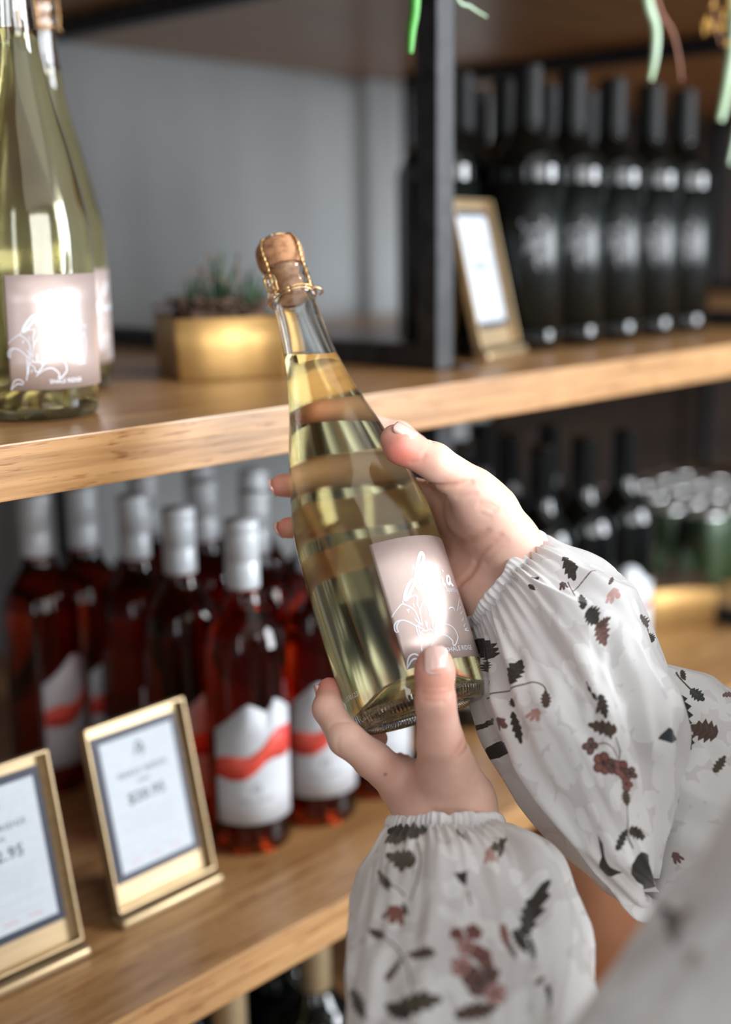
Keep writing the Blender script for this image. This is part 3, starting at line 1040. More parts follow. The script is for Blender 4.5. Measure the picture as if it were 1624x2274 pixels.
def planter(name, Lx, Ly, H, seed, spikes=True):
    rg = random.Random(seed)
    b = empty(name)
    # folded metal trough: walls with soft vertical creases, open top
    n = 40
    ring = []
    corners = [(0, 0), (Lx, 0), (Lx, Ly), (0, Ly)]
    for c in range(4):
        a0, a1 = np.array(corners[c]), np.array(corners[(c + 1) % 4])
        for k in range(n):
            p_ = a0 + (a1 - a0) * k / n
            nrm = np.array([(a1 - a0)[1], -(a1 - a0)[0]])
            nrm = nrm / np.linalg.norm(nrm)
            ring.append(p_ + nrm * 0.0050 * math.sin(math.pi * 2 * k / n) * (1 if c % 2 == 0 else .4))
    cen = np.array([Lx / 2, Ly / 2])
    lv = [(0, 0.94), (0.002, 0.955), (H * .5, .985), (H, 1.0), (H + .0005, .985), (H * .5, .965), (.004, .93)]
    v, f = [], []
    m_ = len(ring)
    for z, s in lv:
        for p_ in ring:
            q_ = cen + (p_ - cen) * s
            v.append((q_[0], q_[1], z))
    for i in range(len(lv) - 1):
        for k in range(m_):
            k2 = (k + 1) % m_
            f.append((i * m_ + k, i * m_ + k2, (i + 1) * m_ + k2, (i + 1) * m_ + k))
    f.append(tuple(range(m_ - 1, -1, -1)))
    f.append(tuple((len(lv) - 1) * m_ + k for k in range(m_)))
    put('trough', mesh_np('trough', v, f), MAT['gold_paper'], b)
    # moss
    v, f = [], []
    nx, ny = 34, 26
    for i in range(nx + 1):
        for j in range(ny + 1):
            x, y = .004 + (Lx - .008) * i / nx, .004 + (Ly - .008) * j / ny
            e = min(i, nx - i, 6) / 6 * min(j, ny - j, 6) / 6
            v.append((x, y, H - .010 + .020 * e * rg.uniform(.45, 1.15)))
    for i in range(nx):
        for j in range(ny):
            a = i * (ny + 1) + j
            f.append((a, a + ny + 1, a + ny + 2, a + 1))
    mo = join_np([(v, f)] + [tube_np(smooth_profile([(0, 0, 0), (rg.uniform(-.012, .012), rg.uniform(-.012, .012), rg.uniform(.004, .012)),
                                                     (rg.uniform(-.03, .03), rg.uniform(-.03, .03), rg.uniform(.0, .012))], 5)
                                                    + np.array([rg.uniform(.015, Lx - .015), rg.uniform(.015, Ly - .015), H + .004]), .0009, 4) for _ in range(130)])
    tag(put('dried_moss', mesh_np('moss', *mo), MAT['moss'], b), kind='stuff')
    # succulents
    spots = [(Lx * .52, Ly * .45, 1.0), (Lx * .86, Ly * .60, .72), (Lx * .24, Ly * .42, .55), (Lx * .70, Ly * .25, .5), (Lx * .40, Ly * .80, .6)]
    for (x, y, s) in spots:
        pl = []
        for k in range(22):
            a = k * 2.4
            el = math.radians(86 - 62 * (k / 22))
            d_ = (math.cos(a) * math.cos(el), math.sin(a) * math.cos(el), math.sin(el))
            pl.append(spike((x, y, H + .004), d_, s * rg.uniform(.040, .052) * (1.0 if k < 12 else .8), .0046 * s + .001, bend=-.12))
        o_ = put('succulent', mesh_np('succ', *join_np(pl[:1])), MAT['leaf_dark'], b)
        for q_ in pl[1:]:
            put('leaf', mesh_np('leaf', *q_), MAT['leaf_dark'], o_)
    # thin dry curls standing off the moss
    tw = []
    for k in range(7):
        x, y = rg.uniform(.02, Lx - .02), rg.uniform(.02, Ly - .02)
        a = rg.uniform(0, 6.28)
        L = rg.uniform(.03, .055)
        tw.append(tube_np(smooth_profile([(x, y, H), (x + .3 * L * math.cos(a), y + .3 * L * math.sin(a), H + .7 * L), (x + .8 * L * math.cos(a), y + .8 * L * math.sin(a), H + L),
                                          (x + 1.2 * L * math.cos(a), y + 1.2 * L * math.sin(a), H + .6 * L)], 6), .0007, 5))
    put('dry_curl', mesh_np('curls', *join_np(tw)), MAT['moss'], b)
    return b


pt = planter('planter', .100, .125, .054, 3)
pt.location = (.672, .858, Z1)
pt.rotation_euler = (0, 0, math.radians(-29))
tag(pt, 'small gold metal planter of dark succulents behind the tilted bottle on the upper shelf', 'planter')
pt2 = planter('planter', .150, .110, .054, 9)
pt2.location = (1.561 - .150 * math.cos(math.radians(-40)), .803 - .150 * math.sin(math.radians(-40)), Z2)
pt2.rotation_euler = (0, 0, math.radians(-40))
tag(pt2, 'gold planter with dark plants at the right of the lower shelf before the cans', 'planter')

# ------------------------------------------------------------------ cans
can = empty('drink_can')
put('body', revolve([(0, .004), (.022, .003), (.026, 0), (.0285, .003), (.033, .010), (.033, .104), (.0300, .1125), (.0278, .1165)], 32), MAT['green_can'], can)
top = put('lid', revolve([(.0278, .1163), (.0282, .1195), (.0270, .1200), (.0255, .1170), (.0245, .1160), (0, .1165)], 32), MAT['can_top'], can)
ancx, ancy = 1.80, .985
k = 0
cnames = ['front', 'second', 'third', 'fourth', 'fifth']
for j in range(4):
    for i in range(5):
        o = can if k == 0 else copy_tree(can)
        o.location = (ancx + (i - 1) * .0685, ancy + (j - 1) * .0685, Z2)
        tag(o, 'green silver-topped can, %s row from the front, %s in its row' % (('first', 'second', 'third', 'rearmost')[j], ('leftmost', 'second', 'third', 'fourth', 'rightmost')[i]), 'can', 'green cans packed together on the lower shelf')
        k += 1


# ------------------------------------------------------------------ hanging plants of the shelf above
def strap(pts, wd, name, mat, par):
    P = smooth_profile(pts, 6)
    n = len(P)
    v, f = [], []
    T = np.gradient(P, axis=0)
    T /= np.linalg.norm(T, axis=1)[:, None]
    vd = np.array([.69, .67, 0])
    for i in range(n):
        s = np.cross(T[i], vd)
        s /= np.linalg.norm(s) + 1e-9
        u_ = np.cross(s, T[i])
        t = i / (n - 1)
        w_ = wd * (0.35 + 0.65 * math.sin(math.pi * min(max(t * .93 + .05, 0), 1)) ** .6)
        v += [P[i] - s * w_, P[i] - u_ * w_ * .18, P[i] + s * w_, P[i] + u_ * w_ * .22]
    for i in range(n - 1):
        for k_ in range(4):
            f.append((i * 4 + k_, i * 4 + (k_ + 1) % 4, (i + 1) * 4 + (k_ + 1) % 4, (i + 1) * 4 + k_))
    return put(name, mesh_np(name, v, f), mat, par)


def pot(x, y, par):
    return put('pot', revolve(smooth_profile([(0, 0), (.032, 0), (.036, .004), (.046, .065), (.049, .072), (.045, .072), (.041, .06), (0, .06)], 2), 40),
               MAT['gold_paper'], par)


hp = empty('trailing_plant', (.80, .74, Z0))
tag(hp, 'trailing plant hanging from the shelf above on both sides of the steel post', 'plant')
pot(0, 0, hp)


def rel(o, P):
    return [tuple(np.array(p) - np.array(o.location)) for p in P]


def px_y(px, py, y):
    return tuple(ony(px, py, y))


strap(rel(hp, [(.80, .74, Z0 + .06), (.775, .70, Z0 + .09), (.748, .655, Z0 + .06), px_y(925, -200, .64), px_y(922, 0, .64), px_y(914, 70, .64), px_y(911, 118, .64)]), .0042, 'leaf', MAT['leaf_green'], hp)
strap(rel(hp, [(.80, .74, Z0 + .06), (.800, .70, Z0 + .08), px_y(960, -260, .645), px_y(1010, -20, .645), px_y(1045, 15, .645), px_y(1082, 38, .645)]), .0016, 'leaf', MAT['leaf_pale'], hp)
strap(rel(hp, [(.80, .74, Z0 + .06), (.83, .76, Z0 + .13), (.88, .80, Z0 + .10)]), .004, 'leaf', MAT['leaf_green'], hp)
hp2 = empty('trailing_plant', (1.10, .745, Z0))
tag(hp2, 'trailing plant whose pale strap leaf and red-brown stem hang before the black bottles', 'plant')
pot(0, 0, hp2)
strap(rel(hp2, [(1.10, .745, Z0 + .06), (1.08, .70, Z0 + .09), (1.05, .655, Z0 + .06), px_y(1415, -150, .645), px_y(1438, 0, .645), px_y(1455, 60, .645), px_y(1455, 120, .645), px_y(1445, 178, .645)]), .0050, 'leaf', MAT['leaf_pale'], hp2)
strap(rel(hp2, [(1.10, .745, Z0 + .06), (1.09, .70, Z0 + .09), (1.07, .655, Z0 + .05), px_y(1445, -120, .65), px_y(1462, 10, .65), px_y(1493, 70, .65), px_y(1508, 130, .65), px_y(1514, 180, .65)]), .0018, 'stem', MAT['stem_red'], hp2)
hp3 = empty('trailing_plant', (1.26, .75, Z0))
tag(hp3, 'trailing plant with small yellow flowers and pale leaves in the top right corner', 'plant')
pot(0, 0, hp3)
strap(rel(hp3, [(1.26, .75, Z0 + .06), (1.24, .70, Z0 + .09), (1.215, .655, Z0 + .05), px_y(1625, -120, .645), px_y(1632, 60, .645), px_y(1618, 180, .645), px_y(1600, 268, .645)]), .0075, 'leaf', MAT['leaf_pale'], hp3)
strap(rel(hp3, [(1.26, .75, Z0 + .06), (1.25, .70, Z0 + .09), (1.235, .655, Z0 + .05), px_y(1660, 60, .65), px_y(1650, 220, .65), px_y(1622, 365, .65)]), .0050, 'leaf', MAT['leaf_pale'], hp3)
fst = rel(hp3, [(1.26, .75, Z0 + .06), (1.24, .70, Z0 + .09), (1.20, .655, Z0 + .05), px_y(1590, -100, .64), px_y(1585, 20, .64), px_y(1602, 100, .64)])
put('stem', mesh_np('stem', *tube_np(smooth_profile(fst, 6), .0011, 5)), MAT['stem_red'], hp3)
rg = random.Random(5)
for (fx, fy) in ((1568, 50), (1583, 12), (1605, 30), (1602, 62), (1614, 95), (1563, 62), (1622, 10), (1580, 60)):
    c = np.array(rel(hp3, [px_y(fx, fy, .638)])[0])
    pet = []
    for k in range(6):
        a = k * math.pi / 3 + rg.random()
        d_ = (math.cos(a) * .69, -math.cos(a) * .67 * .4 - .4, math.sin(a))
        pet.append(spike(c, d_, rg.uniform(.0055, .0085), .0026, bend=.1, n=5))
    put('flower', mesh_np('flower', *join_np(pet)), MAT['yellow'], hp3)


# ------------------------------------------------------------------ the person: hands and arms (one body mesh)
def smin(a, b, k):
    h = np.clip(0.5 + 0.5 * (b - a) / k, 0, 1)
    return b + (a - b) * h - k * h * (1 - h)


def rcone(P, a, b, r1, r2):
    ba = b - a
    t = np.clip(((P - a) @ ba) / (ba @ ba), 0, 1)
    return np.linalg.norm(P - a - t[..., None] * ba, axis=-1) - (r1 + (r2 - r1) * t)


def ellip(P, c, R3, ax):
    """ax: 3x3 rows = axes"""
    q_ = (P - c) @ ax.T / R3
    k0 = np.linalg.norm(q_, axis=-1)
    return (k0 - 1) * min(R3)


class Hand:
    def __init__(s):
        s.palm, s.fing, s.crease, s.tips, s.bumps = [], [], [], [], []

    def f(s, P):
        d = None
        for (a, b, r1, r2) in s.palm:
            e = rcone(P, a, b, r1, r2)
            d = e if d is None else smin(d, e, .010)
        for fi in s.fing:
            e = None
            for (a, b, r1, r2) in fi:
                g_ = rcone(P, a, b, r1, r2)
                e = g_ if e is None else smin(e, g_, .0035)
            d = smin(d, e, .0065)
        return d

    def g(s, P):
        d = s.f(P)
        for (pts, w, dep) in s.crease:
            m_ = None
            for a, b in zip(pts[:-1], pts[1:]):
                e = rcone(P, a, b, 0.0, 0.0)
                m_ = e if m_ is None else np.minimum(m_, e)
            d = d + dep * np.exp(-(m_ / w) ** 2)
        for (c, w, h) in s.bumps:
            d = d - h * np.exp(-(np.linalg.norm(P - c, axis=-1) / w) ** 2)
        return d

    def trace(s, px, py, d0=0.60):
        r = M @ _dir(px, py)
        t = d0
        for _ in range(80):
            p_ = ORG + r * t
            e = float(s.f(p_[None])[0])
            t += e * 0.9
            if abs(e) < 1e-4:
                break
        return ORG + r * t

    def normal(s, p_):
        e = 1e-3
        I = np.eye(3) * e
        n_ = np.array([float(s.f((p_ + I[i])[None])[0] - s.f((p_ - I[i])[None])[0]) for i in range(3)])
        return n_ / np.linalg.norm(n_)

    def line(s, pts, w=.0011, dep=.0009):
        s.crease.append(([s.trace(*q_) for q_ in pts], w, dep))


def chain(js, rs):
    return [(at(*js[i]), at(*js[i + 1]), rs[i], rs[i + 1]) for i in range(len(js) - 1)]


# right hand (upper): thumb over the shoulder of the bottle, fingers wrapped behind it
RH = Hand()
wR = [(1128, 1290, .778), (1250, 1450, .765), (1440, 1830, .752)]
offA = M @ np.array([.77, -.62, 0]) * .0125
pW, pW2, pE = at(*wR[0]), at(*wR[1]), at(*wR[2])
for s_ in (1, -1):
    RH.palm.append((pW + offA * s_, pW2 + offA * s_, .0168, .0185))
mcp = [(992, 1050, .796), (985, 1113, .808), (990, 1180, .812), (1000, 1246, .806)]
wp = [at(1128, 1262, .780), at(1118, 1280, .783), at(1108, 1305, .784), at(1095, 1330, .784)]
for q_, w_ in zip(mcp, wp):
    RH.palm.append((w_, at(*q_), .0150, .0108))
RH.palm.append((at(1150, 1225, .764), at(1068, 1120, .758), .0175, .0165))      # thenar
RH.palm.append((at(1120, 1200, .770), at(1040, 1140, .775), .018, .0150))
RH.palm.append((at(1085, 1345, .780), at(1012, 1275, .795), .0165, .0140))     # heel, little-finger side
RH.palm.append((at(1095, 1250, .782), at(1010, 1170, .800), .016, .0125))
RH.fing = [
    chain([(992, 1050, .796), (884, 968, .812), (782, 938, .8135), (712, 934, .806)], [.0100, .0094, .0084, .0070]),
    chain([(985, 1113, .808), (858, 1086, .824), (742, 1078, .824), (628, 1078, .796)], [.0112, .0112, .0102, .0074]),
    chain([(990, 1180, .812), (868, 1166, .829), (758, 1166, .829), (640, 1172, .798)], [.0104, .0096, .0086, .0068]),
    chain([(1000, 1246, .806), (890, 1240, .826), (812, 1246, .829), (745, 1252, .824)], [.0096, .0092, .0082, .0064]),
    chain([(1090, 1135, .757), (1050, 1090, .752), (965, 1025, .742), (892, 992, .739)], [.0165, .0138, .0108, .0102]),
]
RH.fing[4].append((at(892, 992, .739), at(878, 975, .741), .0104, .0088))
RH.tips = [at(712, 934, .806), at(622, 1078, .796), at(634, 1172, .798), at(745, 1252, .824), at(884, 1005, .737)]
RH.line([(943, 1066), (962, 1076), (990, 1079), (1018, 1077), (1046, 1070)], .0016, .0016)
RH.line([(950, 1082), (968, 1094), (988, 1099)], .0012, .0011)
RH.line([(985, 1104), (1020, 1104), (1055, 1097)], .0016, .0005)
RH.line([(973, 1188), (990, 1195), (1012, 1200), (1036, 1200), (1060, 1192), (1082, 1180)], .0020, .0018)
RH.line([(1057, 1250), (1044, 1275), (1020, 1296)], .0018, .0018)
RH.line([(1057, 1250), (1072, 1225), (1090, 1208), (1112, 1192)], .0020, .0010)
RH.line([(1078, 1250), (1100, 1222), (1125, 1200)], .0018, .0005)
RH.line([(943, 1012), (934, 1022), (915, 1028)], .0012, .0008)
RH.line([(1062, 1126), (1080, 1126), (1096, 1134)], .0014, .0005)
RH.line([(1070, 1142), (1088, 1148)], .0013, .0004)
RH.line([(1066, 1118), (1086, 1118), (1104, 1128)], .0012, .0005)
RH.line([(948, 975), (955, 968)], .0010, .0004)
RH.line([(960, 982), (968, 974)], .0010, .0004)
RH.line([(1120, 1340), (1150, 1300), (1175, 1255)], .0020, .0006)

# left hand (lower): thumb up the front of the base, the fingers under and behind it
LH = Hand()
wL = [(990, 1805, .717), (1005, 1950, .690), (1190, 2780, .515)]
qW, qW2, qE = at(*wL[0]), at(*wL[1]), at(*wL[2])
offB = M @ np.array([1.0, -.02, .12]) * .0125
for s_ in (1, -1):
    LH.palm.append((qW + offB * s_, qW2 + offB * s_, .0172, .0188))
LH.palm.append((at(955, 1805, .722), at(893, 1752, .730), .0150, .0120))
LH.palm.append((at(965, 1810, .730), at(905, 1768, .748), .0150, .0115))
LH.palm.append((at(985, 1810, .738), at(930, 1785, .765), .0150, .0115))
LH.palm.append((at(1005, 1815, .742), at(962, 1795, .780), .0145, .0110))
LH.palm.append((at(1028, 1768, .712), at(990, 1690, .702), .0172, .0140))
LH.palm.append((at(925, 1740, .722), at(975, 1725, .708), .0120, .0130))
LH.palm.append((at(1000, 1800, .716), at(940, 1745, .722), .0170, .0120))
LH.fing = [
    chain([(893, 1740, .726), (830, 1688, .715), (768, 1640, .713), (728, 1574, .728), (732, 1532, .742)], [.0128, .0104, .0098, .0086, .0074]),
    chain([(905, 1762, .748), (820, 1690, .758), (815, 1664, .772), (838, 1640, .785)], [.0112, .0092, .0082, .0066]),
    chain([(930, 1782, .765), (872, 1712, .788), (892, 1694, .806)], [.0108, .0088, .0068]),
    chain([(962, 1792, .780), (912, 1735, .806), (932, 1718, .820)], [.0100, .0080, .0062]),
    chain([(992, 1700, .702), (978, 1650, .693), (967, 1556, .6845), (966, 1492, .6860)], [.0142, .0130, .0107, .0106]),
]
LH.fing[4].append((at(966, 1492, .6860), at(965, 1474, .6868), .0106, .0098))
LH.tips = [at(728, 1535, .742), at(838, 1640, .785), at(892, 1694, .806), at(932, 1718, .82), at(965, 1490, .684)]
LH.line([(934, 1536), (950, 1541), (967, 1542), (985, 1541), (1003, 1536)], .0011, .0010)
LH.line([(940, 1553), (960, 1558), (985, 1557)], .0012, .0005)
LH.line([(940, 1526), (965, 1530), (998, 1526)], .0010, .0004)
LH.line([(898, 1676), (908, 1662), (920, 1648)], .0016, .0012)
LH.line([(1015, 1672), (1024, 1658), (1030, 1644)], .0014, .0012)
LH.line([(1022, 1680), (1034, 1668), (1040, 1655)], .0014, .0008)
LH.line([(734, 1612), (742, 1606), (758, 1603), (774, 1603)], .0012, .0007)
LH.line([(752, 1668), (748, 1655), (752, 1640)], .0012, .0004)
LH.line([(960, 1690), (930, 1700), (905, 1720)], .0030, .0006)
LH.line([(1060, 1745), (1068, 1765), (1060, 1790)], .0018, .0006)
LH.line([(1045, 1735), (1058, 1760), (1050, 1785)], .0018, .0005)


def surface(fn, lo, hi, h):
    """surface nets of an implicit function on a grid, refined only near the surface"""
    n = np.maximum(((hi - lo) / h).astype(int) + 2, 4)
    n = ((n + 7) // 8) * 8
    G = np.full(n + 1, 1.0, np.float32)
    C = 8
    nb = n // C
    bi = np.stack(np.meshgrid(*[np.arange(k_) for k_ in nb], indexing='ij'), -1).reshape(-1, 3)
    cen = lo + (bi + .5) * C * h
    dc = fn(cen)
    near = np.abs(dc) < C * h * 1.25
    far = bi[~near & (dc < 0)]
    r_ = np.arange(C + 1)
    for b_ in far:
        G[b_[0] * C:b_[0] * C + C + 1, b_[1] * C:b_[1] * C + C + 1, b_[2] * C:b_[2] * C + C + 1] = -1.0
    loc = np.stack(np.meshgrid(r_, r_, r_, indexing='ij'), -1).reshape(-1, 3)
    nbk = bi[near]
    for s0 in range(0, len(nbk), 160):
        blk = nbk[s0:s0 + 160]
        idx = blk[:, None, :] * C + loc[None]
        P = lo + idx * h
        v_ = fn(P.reshape(-1, 3)).reshape(len(blk), -1)
        G[idx[..., 0], idx[..., 1], idx[..., 2]] = v_
    sg = G < 0
    # active cells
    c8 = np.zeros([k_ for k_ in n], np.int8)
    for dx in (0, 1):
        for dy in (0, 1):
            for dz in (0, 1):
                c8 += sg[dx:dx + n[0], dy:dy + n[1], dz:dz + n[2]]
    act = (c8 > 0) & (c8 < 8)
    ids = np.full(act.shape, -1, np.int64)
    cells = np.argwhere(act)
    ids[act] = np.arange(len(cells))
    acc = np.zeros((len(cells), 3))
    cnt = np.zeros(len(cells))
    cor = [(a, b, c) for a in (0, 1) for b in (0, 1) for c in (0, 1)]
    for a in cor:
        for ax in range(3):
            if a[ax] == 1:
                continue
            b = list(a)
            b[ax] = 1
            A_ = G[cells[:, 0] + a[0], cells[:, 1] + a[1], cells[:, 2] + a[2]]
            B_ = G[cells[:, 0] + b[0], cells[:, 1] + b[1], cells[:, 2] + b[2]]
            m_ = (A_ < 0) != (B_ < 0)
            t = np.where(m_, A_ / (A_ - B_ + 1e-20), 0)
            p_ = np.tile(np.array(a, float), (len(cells), 1))
            p_[:, ax] += t
            acc += p_ * m_[:, None]
            cnt += m_
    V = lo + (cells + acc / np.maximum(cnt, 1)[:, None]) * h
    Q = []
    for ax in range(3):
        o1, o2 = (ax + 1) % 3, (ax + 2) % 3
        sl = [slice(0, n[0] + 1)] * 3
        a_sl, b_sl = [slice(None)] * 3, [slice(None)] * 3
        a_sl[ax] = slice(0, n[ax])
        b_sl[ax] = slice(1, n[ax] + 1)
        S1, S2 = sg[tuple(a_sl)], sg[tuple(b_sl)]
        e = np.argwhere(S1 != S2)
        ok = (e[:, o1] > 0) & (e[:, o2] > 0) & (e[:, o1] < n[o1]) & (e[:, o2] < n[o2])
        e = e[ok]
        q_ = []
        for d1, d2 in ((-1, -1), (0, -1), (0, 0), (-1, 0)):
            c = e.copy()
            c[:, o1] += d1
            c[:, o2] += d2
            q_.append(ids[c[:, 0], c[:, 1], c[:, 2]])
        q_ = np.stack(q_, 1)
        inside = S1[e[:, 0], e[:, 1], e[:, 2]]
        q_[~inside] = q_[~inside][:, ::-1]
        Q.append(q_)
    Q = np.concatenate(Q)
    Q = Q[(Q >= 0).all(1)]
    return V, Q


def hand_bounds(H, pad=.012):
    pts, rr = [], []
    for grp in [H.palm] + H.fing:
        for (a, b, r1, r2) in grp:
            pts += [a, b]
            rr += [r1, r2]
    pts = np.array(pts)
    rr = np.array(rr)[:, None]
    return (pts - rr).min(0) - pad, (pts + rr).max(0) + pad


VH = 0.0010
vr, fr = surface(RH.g, *hand_bounds(RH), VH)
vl, fl_ = surface(LH.g, *hand_bounds(LH), VH)
# arms, shoulders and upper body under the blouse
sL, sR = at(1960, 1930, .45), at(2700, 1400, .72)
mid = (sL + sR) / 2
arm = [(pW2, pE, .019, .022), (pE, sR, .022, .034), (qW2, qE, .020, .021), (qE, sL, .021, .032), (sL, sR, .034, .040),
       (mid + np.array([0, 0, .0]), mid + np.array([0, 0, .075]), .046, .042)]
spine = mid + M @ np.array([.10, .03, .05])
ac = (sR - sL) / np.linalg.norm(sR - sL)
for s_ in (-.075, 0, .075):
    arm.append((spine + ac * s_ - np.array([0, 0, .05]), spine + ac * s_ * .75 - np.array([0, 0, .42]), .070, .065))


def armf(P):
    d = None
    for (a, b, r1, r2) in arm:
        e = rcone(P, a, b, r1, r2)
        d = e if d is None else smin(d, e, .03)
    return d


ap = np.array([x for a in arm for x in a[:2]])
va, fa = surface(armf, ap.min(0) - .12, ap.max(0) + .12, .006)
V = np.concatenate([vr, vl, va])
Fq = np.concatenate([fr, fl_ + len(vr), fa + len(vr) + len(vl)])
me = mesh_np('body', V, Fq)
# skin colour: redder at the fingertips and joints, darker palm patches and creases
base_c = np.array([.86, .565, .45])
colr = np.tile(base_c, (len(V), 1))


def tint(c, w, col, amt):
    global colr
    k_ = amt * np.exp(-(np.linalg.norm(V - c, axis=1) / w) ** 2)[:, None]
    colr = colr * (1 - k_) + np.array(col) * k_


for Hn in (RH, LH):
    for t_ in Hn.tips:
        tint(t_, .015, (.80, .24, .17), .70)
tint(at(893, 1012, .728), .011, (.80, .16, .12), .55)
tint(at(750, 1530, .742), .010, (.72, .10, .09), .6)
for c_ in ((985, 1150, .79), (1030, 1270, .79), (985, 1240, .80)):
    tint(at(*c_), .022, (.78, .40, .27), .5)
tint(at(880, 1720, .71), .018, (.76, .40, .32), .4)
tint(at(975, 1650, .68), .016, (.78, .40, .33), .35)
tint(at(985, 1590, .674), .010, (.80, .42, .34), .3)
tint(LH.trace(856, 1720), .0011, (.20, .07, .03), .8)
for Hn in (RH, LH):
    for pts, w_, d_ in Hn.crease:
        if d_ > .0008:
            for a_, b_ in zip(pts[:-1], pts[1:]):
                tint((a_ + b_) / 2, .0045, (.70, .30, .20), .35)
ca = me.color_attributes.new('tint', 'FLOAT_COLOR', 'POINT')
if len(me.vertices) == len(V):
    ca.data.foreach_set('color', np.concatenate([colr, np.ones((len(V), 1))], 1).astype(np.float32).ravel())
person = empty('person', (mid[0], mid[1], 0))
tag(person, 'person in a sheer white floral blouse holding the tilted sparkling bottle with both hands', 'person')


def to_person(me_):
    me_.transform(Matrix.Translation(-Vector(person.location)))
    return me_


body = put('body', to_person(me), MAT['skin'], person)


def nail(H, px, py, along, L, Wd, nrm=None, tip=None, curve=.55):
    """curved nail plate seated on the finger"""
    if tip is None:
        c = H.trace(px, py)
    else:
        # walk out from inside the tip along nrm to the skin
        c = np.array(tip)
        for _ in range(40):
            e = float(H.f(c[None])[0])
            c = c - np.array(nrm) * e
            if abs(e) < 1e-4:
                break
    n_ = H.normal(c) if nrm is None else np.array(nrm) / np.linalg.norm(nrm)
    al = np.array(along, float)
    al = al - n_ * (al @ n_)
    al /= np.linalg.norm(al)
    sd = np.cross(al, n_)
    nu, nv = 12, 14
    v = []
    for s_ in (1, 0):
        for j in range(nv + 1):
            t = j / nv
            y = (t - .5) * L
            wf = 1.0
            if t < .18:
                wf = math.sqrt(max(1 - ((.18 - t) / .18) ** 2 * .75, 0))
            if t > .80:
                wf = math.sqrt(max(1 - ((t - .80) / .20) ** 2 * .70, 0))
            for i in range(nu + 1):
                u_ = (i / nu - .5) * 2
                x = u_ * Wd / 2 * wf
                dz = -curve * (u_ * wf) ** 2 * Wd / 4 - .12 * L * max(t - .55, 0) ** 2 * 2
                v.append(c + al * y + sd * x + n_ * (dz + (.00090 if s_ else -.0009)))
    m_ = (nu + 1) * (nv + 1)
    f = []
    for j in range(nv):
        for i in range(nu):
            a_ = j * (nu + 1) + i
            f.append((a_, a_ + 1, a_ + nu + 2, a_ + nu + 1))
            f.append((m_ + a_, m_ + a_ + nu + 1, m_ + a_ + nu + 2, m_ + a_ + 1))
    rim = [i for i in range(nu + 1)] + [j * (nu + 1) + nu for j in range(1, nv + 1)] + [nv * (nu + 1) + i for i in range(nu - 1, -1, -1)] + [j * (nu + 1) for j in range(nv - 1, 0, -1)]
    for a_, b_ in zip(rim, rim[1:] + rim[:1]):
        f.append((b_, a_, m_ + a_, m_ + b_))
    me_ = mesh_np('nail', v, f)
    return put('fingernail', to_person(me_), MAT['nail'], person)


camv = lambda x, y, z: M @ np.array([x, y, z], float)
nail(LH, 965, 1470, camv(0.02, -1, .05), .0158, .0128, nrm=camv(.04, -.20, -.98), tip=at(965, 1470, .6868), curve=.60)
nail(RH, 0, 0, camv(-.80, -.55, .1), .0145, .0115, nrm=camv(.36, -.72, -.58), tip=at(888, 982, .740))
for H_, dirs in ((RH, [(-.95, -.05, -.1), (-.95, 0, -.3), (-.95, 0, -.3), (-.95, .05, 0)]),):
    for t_, d_ in zip(H_.tips[:4], dirs):
        n_ = t_ - (B0 + AX * ((t_ - B0) @ AX))
        n_ /= np.linalg.norm(n_)
        nail(H_, 0, 0, camv(*d_), .0105, .0090, nrm=n_, tip=t_)
n_ = LH.tips[0] - (B0 + AX * ((LH.tips[0] - B0) @ AX))
nail(LH, 0, 0, camv(.05, -.9, .3), .0105, .0090, nrm=n_ / np.linalg.norm(n_), tip=LH.tips[0])


# ------------------------------------------------------------------ blouse
def vnoise(x, y, seed, px_=None):
    """smooth value noise on arrays; px_: integer period in x"""
    rg_ = np.random.default_rng(seed)
    T = rg_.random((64, 64)) * 2 - 1
    xi, yi = np.floor(x).astype(int), np.floor(y).astype(int)
    fx, fy = x - xi, y - yi
    fx, fy = fx * fx * (3 - 2 * fx), fy * fy * (3 - 2 * fy)
    if px_:
        x0, x1 = xi % px_, (xi + 1) % px_
    else:
        x0, x1 = xi % 64, (xi + 1) % 64
    y0, y1 = yi % 64, (yi + 1) % 64
    return (T[x0, y0] * (1 - fx) + T[x1, y0] * fx) * (1 - fy) + (T[x0, y1] * (1 - fx) + T[x1, y1] * fx) * fy


def crv(A, n):
    A = np.asarray(A, float)
    m_ = len(A)
    t = np.linspace(0, m_ - 1, n)
    i = np.clip(t.astype(int), 0, m_ - 2)
    f_ = (t - i)[:, None]
    p0, p1, p2, p3 = A[np.clip(i - 1, 0, m_ - 1)], A[i], A[i + 1], A[np.clip(i + 2, 0, m_ - 1)]
    return 0.5 * (2 * p1 + (-p0 + p2) * f_ + (2 * p0 - 5 * p1 + 4 * p2 - p3) * f_ ** 2 + (-p0 + 3 * p1 - 3 * p2 + p3) * f_ ** 3)


